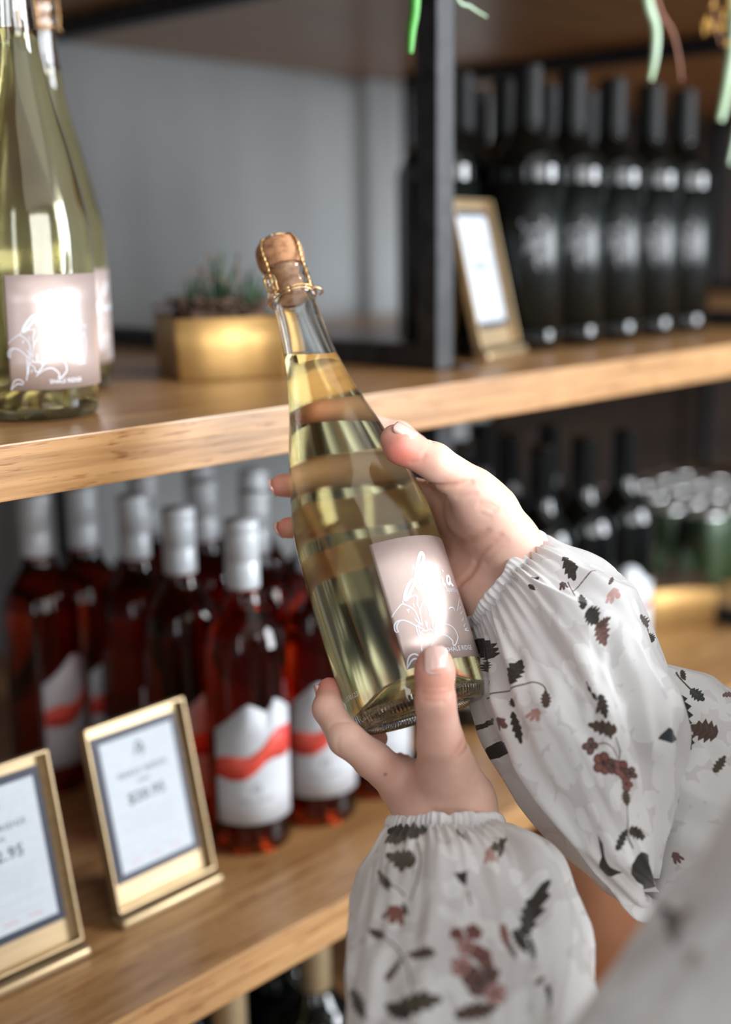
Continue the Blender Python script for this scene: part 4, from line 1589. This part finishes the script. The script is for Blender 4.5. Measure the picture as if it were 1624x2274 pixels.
class Cloth:
    """tube of cloth given by rings: (edge a px, edge b px, depth, half thickness in depth)"""

    def __init__(s, rings, NU=400, NV=240, folds=1.0, gather=0.0, seed=1, period=14, fold_k=(1.6, 3.0)):
        R_ = []
        for (U, L, d, dr) in rings:
            R_.append(np.concatenate([at(U[0], U[1], d), at(L[0], L[1], d), [dr]]))
        R_ = crv(R_, NV)
        t = np.linspace(0, 2 * np.pi, NU, endpoint=False) + np.pi / 2
        U_, L_ = R_[:, :3], R_[:, 3:6]
        C_ = (U_ + L_) / 2
        A_ = (U_ - L_) / 2
        Bv = C_ - ORG
        Bv /= np.linalg.norm(Bv, axis=1)[:, None]
        An = A_ / np.linalg.norm(A_, axis=1)[:, None]
        Bv = Bv - An * (Bv * An).sum(1)[:, None]
        Bv /= np.linalg.norm(Bv, axis=1)[:, None]
        P = C_[:, None] + np.cos(t)[None, :, None] * A_[:, None] + np.sin(t)[None, :, None] * (Bv * R_[:, 6:7])[:, None]
        arc = np.concatenate([[0], np.cumsum(np.linalg.norm(np.diff(C_, axis=0), axis=1))])
        Nn = s.normals(P)
        P_base = P.copy()
        uu = np.tile((t - np.pi / 2) / (2 * np.pi), (NV, 1))
        vv = np.tile((arc / arc[-1])[:, None], (1, NU))
        rise = np.clip((arc / .035), 0, 1)[:, None]
        k1, k2 = fold_k
        warp = vnoise(uu * 6, vv * k1, seed + 5, 6) * .5
        d = .0060 * folds * rise * (1 - np.abs(vnoise(uu * period + warp * 2.0 * 0, vv * k1 + warp, seed, period)) * 2.2)
        d += .0026 * folds * rise * vnoise(uu * period * 3, vv * k2 * 1.3 + warp, seed + 1, period * 3)
        d += .0010 * folds * vnoise(uu * period * 4 % 56, vv * k2 * 5, seed + 2, period * 4)
        if gather:
            g_ = np.exp(-arc / .020)[:, None]
            ph = 46 * 2 * np.pi * uu + 2.2 * vnoise(uu * 12, vv * 6, seed + 3, 12)
            d += gather * g_ * np.sin(ph) + gather * .8 * g_ * vnoise(uu * 30, vv * 8, seed + 4, 30)
        P = P + Nn * d[..., None]
        s.P, s.NU, s.NV = P, NU, NV
        s.N = s.normals(P)
        s.circ = float(np.linalg.norm(np.diff(np.concatenate([P[NV // 2], P[NV // 2][:1]]), axis=0), axis=1).sum())
        s.len = float(arc[-1])
        s.vv = arc / arc[-1]
        pr = proj(P_base)
        P, s.N = P_base, s.normals(P_base)
        vw = P - ORG
        vis = (vw * s.N).sum(-1) / np.linalg.norm(vw, axis=-1) < -.10
        s.pix = pr[..., :2][vis]
        s.uvv = np.stack([uu, vv], -1)[vis]

    def normals(s, P):
        du = np.roll(P, -1, 1) - np.roll(P, 1, 1)
        dv = np.gradient(P, axis=0)
        n_ = np.cross(dv, du)
        n_ /= np.linalg.norm(n_, axis=-1)[..., None] + 1e-12
        C_ = P.mean(1, keepdims=True)
        if ((P - C_) * n_).sum() < 0:
            n_ = -n_
        return n_

    def uv(s, px, py):
        dd = ((s.pix - np.array([px, py])) ** 2).sum(1)
        i = np.argpartition(dd, 16)[:16]
        if dd[i].min() > 90:
            return None
        w_ = 1 / (dd[i] + 3.0)
        A_ = np.concatenate([np.ones((16, 1)), s.pix[i] - np.array([px, py])], 1) * w_[:, None]
        B_ = s.uvv[i] * w_[:, None]
        c_ = np.linalg.lstsq(A_.T @ A_ + np.diag([0, 1e-4, 1e-4]), A_.T @ B_, rcond=None)[0]
        return c_[0]

    def mesh(s, name):
        NU, NV = s.NU, s.NV
        I = np.arange(NU * NV).reshape(NV, NU)
        J = np.roll(I, -1, 1)
        f = np.stack([I[:-1], J[:-1], J[1:], I[1:]], -1).reshape(-1, 4)
        me_ = mesh_np(name, s.P.reshape(-1, 3), f)
        uvl = me_.uv_layers.new(name='UVMap')
        u0 = np.arange(NU) / NU
        u1 = (np.arange(NU) + 1) / NU
        a_ = np.zeros((NV - 1, NU, 4, 2), np.float32)
        a_[..., 0, 0] = u0
        a_[..., 1, 0] = u1
        a_[..., 2, 0] = u1
        a_[..., 3, 0] = u0
        a_[..., 0, 1] = s.vv[:-1, None]
        a_[..., 1, 1] = s.vv[:-1, None]
        a_[..., 2, 1] = s.vv[1:, None]
        a_[..., 3, 1] = s.vv[1:, None]
        if len(me_.loops) * 2 == a_.size:
            uvl.data.foreach_set('uv', a_.ravel())
        return me_


class Print:
    def __init__(s, cl, res=.00028, seed=0):
        s.cl = cl
        s.W = int(min(max(cl.circ / res, 256), 2400))
        s.H = int(min(max(cl.len / res, 256), 1600))
        s.a = np.empty((s.H, s.W, 4), np.float32)
        s.a[..., :3] = (.90, .89, .885)
        s.a[..., 3] = .86
        s.rg = random.Random(seed)
        s.rn = np.random.default_rng(seed)
        s.pmx, s.pmy = s.W / cl.circ, s.H / cl.len        # pixels per metre
        for _ in range(int(260 * cl.circ * cl.len / .10)):           # woven petals: opaque white on sheer
            cx_, cy_ = s.rg.uniform(0, s.W), s.rg.uniform(0, s.H)
            n_ = s.rg.choice((1, 2, 4, 5))
            a0 = s.rg.uniform(0, 6.28)
            for k_ in range(n_):
                a_ = a0 + k_ * 6.28 / max(n_, 4)
                L, w_ = s.rg.uniform(.010, .020), s.rg.uniform(.004, .008)
                pts = []
                for t in np.linspace(0, 2 * np.pi, 30, endpoint=False):
                    x = L * (.5 + .5 * math.cos(t)) 
                    y = w_ * math.sin(t) * (.6 + .5 * (x / L)) * (1 + .12 * math.sin(5 * t + a0))
                    pts.append(((x * math.cos(a_) - y * math.sin(a_)) * s.pmx + cx_, (x * math.sin(a_) + y * math.cos(a_)) * s.pmy + cy_))
                s.fill(pts, (.94, .935, .93), .985, keep=True)

    def fill(s, pts, col, alpha=.985, keep=False, amt=1.0, edge=None):
        P = np.array(pts, float)
        lo = np.floor(P.min(0)).astype(int) - 1
        hi = np.ceil(P.max(0)).astype(int) + 2
        if (hi - lo).max() > 700:
            return
        xs = np.arange(lo[0] * 2, hi[0] * 2) / 2 + .25
        ys = np.arange(lo[1] * 2, hi[1] * 2) / 2 + .25
        X_, Y_ = np.meshgrid(xs, ys)
        ins = np.zeros(X_.shape, bool)
        Q = np.roll(P, -1, 0)
        for (x0, y0), (x1, y1) in zip(P, Q):
            if y0 == y1:
                continue
            c = (y0 > Y_) != (y1 > Y_)
            ins ^= c & (X_ < (x1 - x0) * (Y_ - y0) / (y1 - y0) + x0)
        cov = ins.reshape(ins.shape[0] // 2, 2, ins.shape[1] // 2, 2).mean((1, 3))[..., None] * amt
        yi = np.arange(lo[1], lo[1] + cov.shape[0])
        xi = np.arange(lo[0], lo[0] + cov.shape[1]) % s.W
        okk = (yi >= 0) & (yi < s.H)
        if not okk.any():
            return
        yi, cov = yi[okk], cov[okk]
        sub = s.a[np.ix_(yi, xi)]
        tgt = np.array([*col, alpha], np.float32)
        sub = sub * (1 - cov) + tgt * cov
        s.a[np.ix_(yi, xi)] = sub

    # motifs are laid out on the cloth around a point of the photo, then stay in the cloth
    def P(s, px, py):
        u_ = s.cl.uv(px, py)
        return None if u_ is None else (u_[0] * s.W, u_[1] * s.H)

    def poly(s, pts, col, alpha=.985, amt=1.0):
        o_ = [s.P(*q_) for q_ in pts]
        o_ = [q_ for q_ in o_ if q_ is not None]
        if len(o_) > 2:
            xs = np.array([q_[0] for q_ in o_])
            if xs.max() - xs.min() > s.W * .5:
                o_ = [(x + s.W if x < s.W / 2 else x, y) for x, y in o_]
            s.fill(o_, col, alpha, amt=amt)

    def leaf(s, px, py, L, w_, ang, col=(.030, .024, .018), vein=True, teeth=5):
        ca_, sa = math.cos(math.radians(ang)), -math.sin(math.radians(ang))

        def T(x, y):
            return (px + x * ca_ - y * sa, py + x * sa + y * ca_)
        L, w_ = L * 1.12, w_ * 1.15
        pts = []
        nT = teeth
        for sd in (1, -1):
            rng_ = range(nT) if sd == 1 else range(nT - 1, -1, -1)
            for k_ in rng_:
                t0, t1 = k_ / nT, (k_ + .75) / nT
                prof = lambda t: w_ / 2 * math.sin(math.pi * min(t * .92 + .08, 1)) ** .7
                q_ = [(t0 * L - L / 2, sd * prof(t0) * .62), (t1 * L - L / 2, sd * prof(t1) * 1.1)]
                pts += [T(*p_) for p_ in (q_ if sd == 1 else q_[::-1])]
            if sd == 1:
                pts.append(T(L / 2, 0))
        s.poly(pts, col)
        c2 = tuple(min(c * 2.2 + .02, 1) for c in col)
        for k_ in range(1, nT):
            t = k_ / nT
            x = t * L - L / 2
            for sd in (1, -1):
                y = sd * w_ * .30 * math.sin(math.pi * t)
                s.poly([T(x - L * .04, 0), T(x + L * .10, y), T(x + L * .06, y), T(x - L * .06, 0)], c2, amt=.6)

    def line(s, pts, w_=2.2, col=(.10, .065, .045)):
        P_ = smooth_profile(pts, 5) if len(pts) > 2 else np.array(pts, float)
        T = np.gradient(P_, axis=0)
        T /= np.linalg.norm(T, axis=1)[:, None] + 1e-9
        N_ = np.stack([-T[:, 1], T[:, 0]], 1) * w_ / 2
        s.poly([tuple(q_) for q_ in (P_ + N_)] + [tuple(q_) for q_ in (P_ - N_)[::-1]], col)

    def flower(s, px, py, r, col=(.30, .115, .095), n_=5, rot=0.0):
        for k_ in range(n_):
            a_ = rot + k_ * 2 * math.pi / n_
            cx_, cy_ = px + r * .55 * math.cos(a_), py + r * .55 * math.sin(a_)
            o_ = [(cx_ + r * .48 * math.cos(t), cy_ + r * .42 * math.sin(t)) for t in np.linspace(0, 2 * np.pi, 14, endpoint=False)]
            s.poly(o_, tuple(c * .45 for c in col))
            o_ = [(cx_ + r * .36 * math.cos(t) + 1, cy_ + r * .31 * math.sin(t)) for t in np.linspace(0, 2 * np.pi, 12, endpoint=False)]
            s.poly(o_, col)
        s.poly([(px + r * .2 * math.cos(t), py + r * .2 * math.sin(t)) for t in np.linspace(0, 2 * np.pi, 10, endpoint=False)], (.05, .03, .025))

    def bells(s, px, py, r, ang=90, col=(.48, .24, .21)):
        for da in (-28, 0, 28):
            a_ = math.radians(ang + da)
            s.leaf(px + r * .6 * math.cos(a_), py + r * .6 * math.sin(a_), r * 1.2, r * .55, -(ang + da), col, teeth=2)

    def image(s, name):
        im = bpy.data.images.new(name, s.W, s.H, alpha=True, float_buffer=False)
        im.alpha_mode = 'CHANNEL_PACKED'
        im.colorspace_settings.name = 'sRGB'
        a_ = s.a.copy()
        c = np.clip(a_[..., :3], 0, 1)
        a_[..., :3] = np.where(c <= .0031308, c * 12.92, 1.055 * c ** (1 / 2.4) - .055)
        im.pixels.foreach_set(a_.ravel())
        im.update()
        im.pack()
        return im


# right sleeve, from the gathered cuff to the elbow
RS = Cloth([((1204, 1196), (1054, 1396), .777, .034), ((1228, 1204), (1056, 1424), .772, .043), ((1300, 1250), (1060, 1490), .765, .056),
            ((1386, 1332), (1073, 1575), .755, .068), ((1452, 1418), (1110, 1670), .745, .074), ((1490, 1500), (1196, 1795), .735, .072),
            ((1500, 1615), (1312, 1915), .730, .064), ((1496, 1735), (1402, 1985), .728, .050), ((1464, 1850), (1430, 2004), .730, .028),
            ((1446, 1930), (1437, 1990), .735, .010)], 460, 300, 1.25, .0015, 3)
RB = Cloth([((1420, 1450), (1424, 1985), .780, .022), ((1480, 1480), (1438, 2008), .772, .046), ((1560, 1510), (1480, 2010), .765, .062), ((1606, 1545), (1580, 2010), .757, .068),
            ((1700, 1560), (1690, 1990), .750, .070), ((1880, 1420), (1900, 1900), .745, .066), ((2120, 1080), (2200, 1600), .735, .075), ((2260, 1010), (2400, 1400), .73, .060)],
           300, 200, 1.2, .0, 8, 10)
LS = Cloth([((1112, 1832), (868, 1836), .716, .034), ((1150, 1842), (850, 1858), .708, .042), ((1210, 1890), (826, 1915), .690, .056),
            ((1250, 1985), (806, 2010), .670, .066), ((1284, 2090), (782, 2110), .650, .072), ((1292, 2190), (764, 2210), .630, .074),
            ((1300, 2330), (756, 2340), .610, .074), ((1330, 2600), (800, 2560), .57, .074), ((1400, 2900), (950, 2850), .53, .070), ((1420, 3150), (1120, 3120), .50, .05)],
           460, 300, 1.25, .0015, 21)
LB = Cloth([((1120, 2900), (1500, 3200), .50, .05), ((1150, 2500), (1650, 2900), .475, .065), ((1245, 2350), (1800, 2700), .462, .075), ((1335, 2225), (1950, 2550), .452, .080), ((1450, 2120), (2050, 2400), .448, .085),
            ((1560, 2010), (2150, 2350), .445, .088), ((1700, 1895), (2250, 2250), .440, .088), ((1850, 1640), (2350, 2100), .44, .080), ((2050, 1500), (2450, 1900), .45, .06)],
           300, 200, 1.3, .0, 33, 9)

DKC, BR, OL = (.018, .014, .011), (.085, .048, .034), (.075, .060, .036)
MV, RD, PK = (.17, .085, .07), (.27, .10, .08), (.55, .30, .27)
p_ = Print(RS, seed=1)
p_.line([(1080, 1552), (1105, 1540), (1131, 1532), (1160, 1520), (1180, 1513), (1200, 1522), (1208, 1545)], 3)
p_.line([(1131, 1532), (1138, 1512)], 3)
p_.leaf(1142, 1490, 54, 27, 82)
p_.leaf(1207, 1551, 38, 18, 100, BR)
p_.bells(1193, 1575, 22, 110, PK)
p_.bells(1122, 1592, 22, 80, MV)
p_.leaf(1136, 1560, 20, 14, 120)
p_.leaf(1152, 1615, 66, 11, -68)
p_.leaf(1073, 1440, 46, 40, 120)
p_.leaf(1078, 1478, 26, 22, 90, OL)
p_.leaf(1086, 1517, 18, 14, 20)
p_.leaf(1085, 1605, 22, 10, 60, OL)
p_.leaf(1108, 1665, 30, 22, 120)
p_.leaf(1263, 1268, 50, 20, -60)
p_.line([(1272, 1315), (1290, 1300), (1312, 1284)], 2.5)
p_.line([(1262, 1290), (1270, 1312), (1276, 1330)], 2.5)
p_.bells(1250, 1290, 16, 80, BR)
p_.leaf(1291, 1345, 38, 18, 95)
p_.leaf(1313, 1380, 30, 26, -40)
p_.leaf(1337, 1410, 40, 26, -60, MV)
p_.leaf(1336, 1392, 22, 12, 20, BR)
p_.bells(1346, 1332, 18, 80, (.62, .38, .35))
p_.leaf(1341, 1312, 22, 8, 70, BR)
p_.leaf(1191, 1286, 14, 9, 20)
p_.leaf(1184, 1308, 16, 10, -40)
p_.line([(1302, 1506), (1312, 1530), (1328, 1552)], 3)
p_.leaf(1310, 1525, 16, 8, -60)
p_.leaf(1322, 1542, 18, 10, -60)
p_.leaf(1344, 1566, 54, 24, -75)
p_.leaf(1333, 1570, 26, 14, -120, BR)
p_.leaf(1342, 1617, 74, 34, 170, BR)
p_.leaf(1362, 1630, 30, 16, -70, OL)
p_.line([(1330, 1658), (1352, 1655), (1372, 1668), (1386, 1690)], 3, MV)
p_.line([(1380, 1640), (1392, 1670), (1388, 1700)], 3, OL)
p_.flower(1309, 1662, 21, MV, 4)
p_.flower(1341, 1700, 27, RD, 5)
p_.flower(1366, 1706, 20, MV, 5, .6)
p_.flower(1392, 1714, 24, RD, 5, .3)
p_.flower(1416, 1722, 17, MV, 4, .5)
p_.flower(1404, 1748, 18, RD, 5)
p_.leaf(1398, 1777, 30, 26, -90, OL)
p_.line([(1399, 1785), (1396, 1815), (1393, 1850), (1404, 1878)], 2.8, OL)
p_.leaf(1382, 1856, 34, 16, 60)
p_.leaf(1421, 1853, 48, 24, -25)
p_.poly([(1332, 1846), (1345, 1862), (1350, 1890), (1362, 1912), (1386, 1926), (1356, 1932), (1340, 1915), (1344, 1890)], DKC)
p_.poly([(1400, 1900), (1420, 1888), (1446, 1905), (1440, 1930), (1452, 1960), (1432, 1985), (1424, 1960), (1412, 1945), (1402, 1925)], DKC)
p_.leaf(1310, 1905, 46, 10, -42)
p_.poly([(1462, 1614), (1482, 1642), (1466, 1648), (1454, 1640)], (.03, .04, .05))
p_.leaf(1190, 1745, 22, 8, -30, BR)
p_.bells(1206, 1775, 16, 60, MV)
p_.leaf(1425, 1385, 30, 16, -30, OL)
p_.line([(1440, 1395), (1462, 1430), (1475, 1460)], 2.5)
p_.leaf(1452, 1412, 20, 8, -50)
for k in range(16):                       # the print goes on round the back of the sleeve
    x_, y_ = (RNG.uniform(-.2, .2) % 1) * p_.W, RNG.uniform(.1, .9) * p_.H
    L_, a_ = RNG.uniform(.010, .018), RNG.uniform(0, 6.28)
    p_.fill([(x_ + L_ * p_.pmx * (1 + .3 * math.cos(3 * t)) * .5 * math.cos(t + a_), y_ + L_ * p_.pmy * (.6 + .3 * math.cos(3 * t)) * .5 * math.sin(t + a_)) for t in np.linspace(0, 6.28, 24)], DKC if k % 3 else MV)
MAT['sleeve_r'] = cloth_mat('floral_voile_forearm', p_.image('floral_print_forearm'))
p_ = Print(RB, seed=2)
p_.leaf(1514, 1588, 74, 42, -80)
p_.leaf(1524, 1640, 60, 34, -70)
p_.leaf(1562, 1624, 60, 40, 160, BR)
p_.leaf(1520, 1670, 70, 24, -110)
p_.leaf(1548, 1552, 34, 18, -40, (.03, .045, .035))
p_.line([(1500, 1500), (1525, 1530), (1548, 1552)], 3)
p_.leaf(1516, 1508, 20, 10, -60)
p_.poly([(1502, 1738), (1528, 1745), (1522, 1780), (1504, 1810), (1494, 1850), (1470, 1862), (1466, 1845), (1486, 1812), (1492, 1775)], DKC)
p_.leaf(1480, 1852, 50, 30, 60)
p_.bells(1500, 1892, 22, 60, MV)
p_.leaf(1612, 1560, 26, 12, 10, MV)
p_.leaf(1600, 1700, 40, 20, 60, OL)
MAT['sleeve_rb'] = cloth_mat('floral_voile_upper', p_.image('floral_print_upper'))
p_ = Print(LS, seed=3)
p_.leaf(895, 1852, 60, 50, 170)
p_.leaf(935, 1845, 46, 22, 60)
p_.leaf(878, 1870, 40, 22, 10, OL)
p_.leaf(898, 1918, 62, 40, 160, OL)
p_.leaf(910, 1925, 44, 20, 60, OL)
p_.line([(930, 1880), (940, 1920), (934, 1970), (918, 2012)], 3, OL)
p_.leaf(864, 1966, 56, 14, -62, MV)
p_.leaf(874, 1972, 26, 14, -60, DKC)
p_.line([(876, 1975), (895, 1985), (906, 2000)], 3)
p_.bells(895, 2025, 34, 110, RD)
p_.leaf(908, 2030, 28, 10, -70)
p_.poly([(1010, 1950), (1038, 1942), (1036, 1978), (1022, 1968)], DKC)
p_.leaf(1024, 1858, 24, 16, -60)
p_.leaf(1020, 1822, 16, 10, 0)
p_.line([(1040, 1990), (1046, 2020)], 3, OL)
p_.bells(1088, 1885, 26, 80, PK)
p_.leaf(1108, 1872, 38, 20, 30, OL)
p_.leaf(1114, 1885, 26, 12, -110, BR)
p_.leaf(1184, 2022, 100, 40, 72)
p_.leaf(1160, 2085, 56, 22, -60)
p_.leaf(1188, 2100, 46, 18, -70)
p_.leaf(1124, 2078, 52, 20, -75, RD)
p_.leaf(1140, 2105, 36, 14, -60, BR)
p_.leaf(855, 2088, 28, 22, 150, BR)
p_.line([(862, 2092), (885, 2110), (905, 2140), (920, 2170), (930, 2212)], 3.4, BR)
p_.leaf(887, 2165, 52, 18, 55, BR)
p_.leaf(945, 2140, 56, 26, 170, BR)
for fx, fy, r_, c_ in ((1018, 2092, 16, RD), (1052, 2080, 20, RD), (1040, 2118, 24, PK), (1072, 2130, 26, RD), (1090, 2160, 22, MV), (1030, 2165, 26, PK), (1062, 2190, 34, MV), (1100, 2205, 28, PK)):
    p_.flower(fx, fy, r_, c_, 5, fx * .1)
p_.leaf(938, 2246, 96, 46, 15, OL)
p_.leaf(900, 2256, 60, 34, 150)
p_.leaf(1060, 2250, 90, 34, 20, BR)
p_.leaf(1236, 2208, 54, 18, -70)
p_.leaf(820, 2240, 74, 28, -60)
p_.leaf(1212, 2170, 26, 12, 40, BR)
for k in range(20):
    x_, y_ = (RNG.uniform(-.2, .2) % 1) * p_.W, RNG.uniform(.1, .9) * p_.H
    L_, a_ = RNG.uniform(.010, .018), RNG.uniform(0, 6.28)
    p_.fill([(x_ + L_ * p_.pmx * (1 + .3 * math.cos(3 * t)) * .5 * math.cos(t + a_), y_ + L_ * p_.pmy * (.6 + .3 * math.cos(3 * t)) * .5 * math.sin(t + a_)) for t in np.linspace(0, 6.28, 24)], DKC if k % 3 else MV)
MAT['sleeve_l'] = cloth_mat('floral_voile_left', p_.image('floral_print_left'))
p_ = Print(LB, res=.0006, seed=4)
p_.leaf(1494, 2062, 70, 34, -85, (.08, .075, .065))
p_.leaf(1516, 2030, 40, 22, 40, (.25, .21, .16))
p_.leaf(1606, 1956, 44, 34, 20, (.06, .055, .05))
p_.leaf(1618, 1862, 60, 26, 80, (.05, .045, .04))
p_.leaf(1532, 2120, 40, 26, 60, (.35, .30, .25))
MAT['sleeve_lb'] = cloth_mat('floral_voile_shoulder', p_.image('floral_print_shoulder'))

# bodice under the arms, out of the picture to the right
def bodf(P):
    d = rcone(P, sL, sR, .050, .055)
    for s_ in (-.085, 0, .085):
        d = smin(d, rcone(P, spine + ac * s_ - np.array([0, 0, .05]), spine + ac * s_ * .72 - np.array([0, 0, .46]), .092, .080), .03)
    for a_, b_ in ((sL, qE), (sR, pE)):
        d = smin(d, rcone(P, a_, a_ + (b_ - a_) * .45, .050, .046), .02)
    cut = P[..., 2] - (mid[2] + .052)
    a_ = np.arctan2(P[..., 1] - spine[1], P[..., 0] - spine[0])
    d = d - .0025 * np.sin(18 * a_) * np.clip((mid[2] - P[..., 2]) / .2, 0, 1)
    return np.maximum(d, cut)


bp_ = np.array([sL, sR, qE, pE, spine - np.array([0, 0, .55])])
vv_, ff_ = surface(bodf, bp_.min(0) - .16, bp_.max(0) + .16, .006)
MAT['plain_voile'] = add_noise(simple('white_voile', (.84, .83, .82), .65, sheen=.3), (.80, .79, .78), 60)
blouse = put('blouse', to_person(mesh_np('blouse', vv_, ff_)), MAT['plain_voile'], person)
for cl, nm, mt in ((RS, 'sleeve', 'sleeve_r'), (RB, 'sleeve', 'sleeve_rb'), (LS, 'sleeve', 'sleeve_l'), (LB, 'sleeve', 'sleeve_lb')):
    put(nm, to_person(cl.mesh(nm)), MAT[mt], blouse)


def cuff(U, L, d, dr, tilt, seed):
    """elastic gathered band: a ruffled torus round the wrist"""
    a_, b_ = at(*U, d), at(*L, d)
    C_ = (a_ + b_) / 2
    A_ = (a_ - b_) / 2
    Bv = C_ - ORG
    Bv /= np.linalg.norm(Bv)
    An = A_ / np.linalg.norm(A_)
    Bv = Bv - An * (Bv @ An)
    Bv /= np.linalg.norm(Bv)
    Ax = np.cross(An, Bv)
    if Ax @ tilt < 0:
        Ax = -Ax
    rl = np.linalg.norm(A_)
    NU, NV = 520, 22
    t = np.linspace(0, 2 * np.pi, NU, endpoint=False)
    w_ = vnoise(t[None] / (2 * np.pi) * 60, np.zeros((1, NU)), seed, 60)[0]
    w2 = vnoise(t[None] / (2 * np.pi) * 24, np.ones((1, NU)), seed + 1, 24)[0]
    V_ = []
    for j in range(NV):
        ph = 2 * np.pi * j / NV
        hx = .0062 * math.cos(ph)
        hr = .0029 * math.sin(ph)
        pl = 1 + .55 * np.sin(58 * t + 3 * w2) * (.6 + .4 * w_)
        rr = hr * pl + .0006 * w_
        ax = hx * (1 + .10 * w_) + .0012 * w2
        Pn = np.cos(t)[:, None] * An + np.sin(t)[:, None] * Bv
        base_ = C_ + np.cos(t)[:, None] * A_ + np.sin(t)[:, None] * Bv * dr
        V_.append(base_ + Pn * rr[:, None] + Ax * ax[:, None])
    V_ = np.array(V_)
    I = np.arange(NU * NV).reshape(NV, NU)
    I2 = np.roll(I, -1, 0)
    f = np.stack([I, np.roll(I, -1, 1), np.roll(I2, -1, 1), I2], -1).reshape(-1, 4)
    return mesh_np('cuff', V_.reshape(-1, 3), f)


put('cuff', to_person(cuff((1200, 1192), (1055, 1390), .778, .0325, pW - pE, 2)), MAT['plain_voile'], blouse)
put('cuff', to_person(cuff((1110, 1830), (871, 1833), .717, .0325, qW - qE, 5)), MAT['plain_voile'], blouse)
bpy.context.view_layer.update()
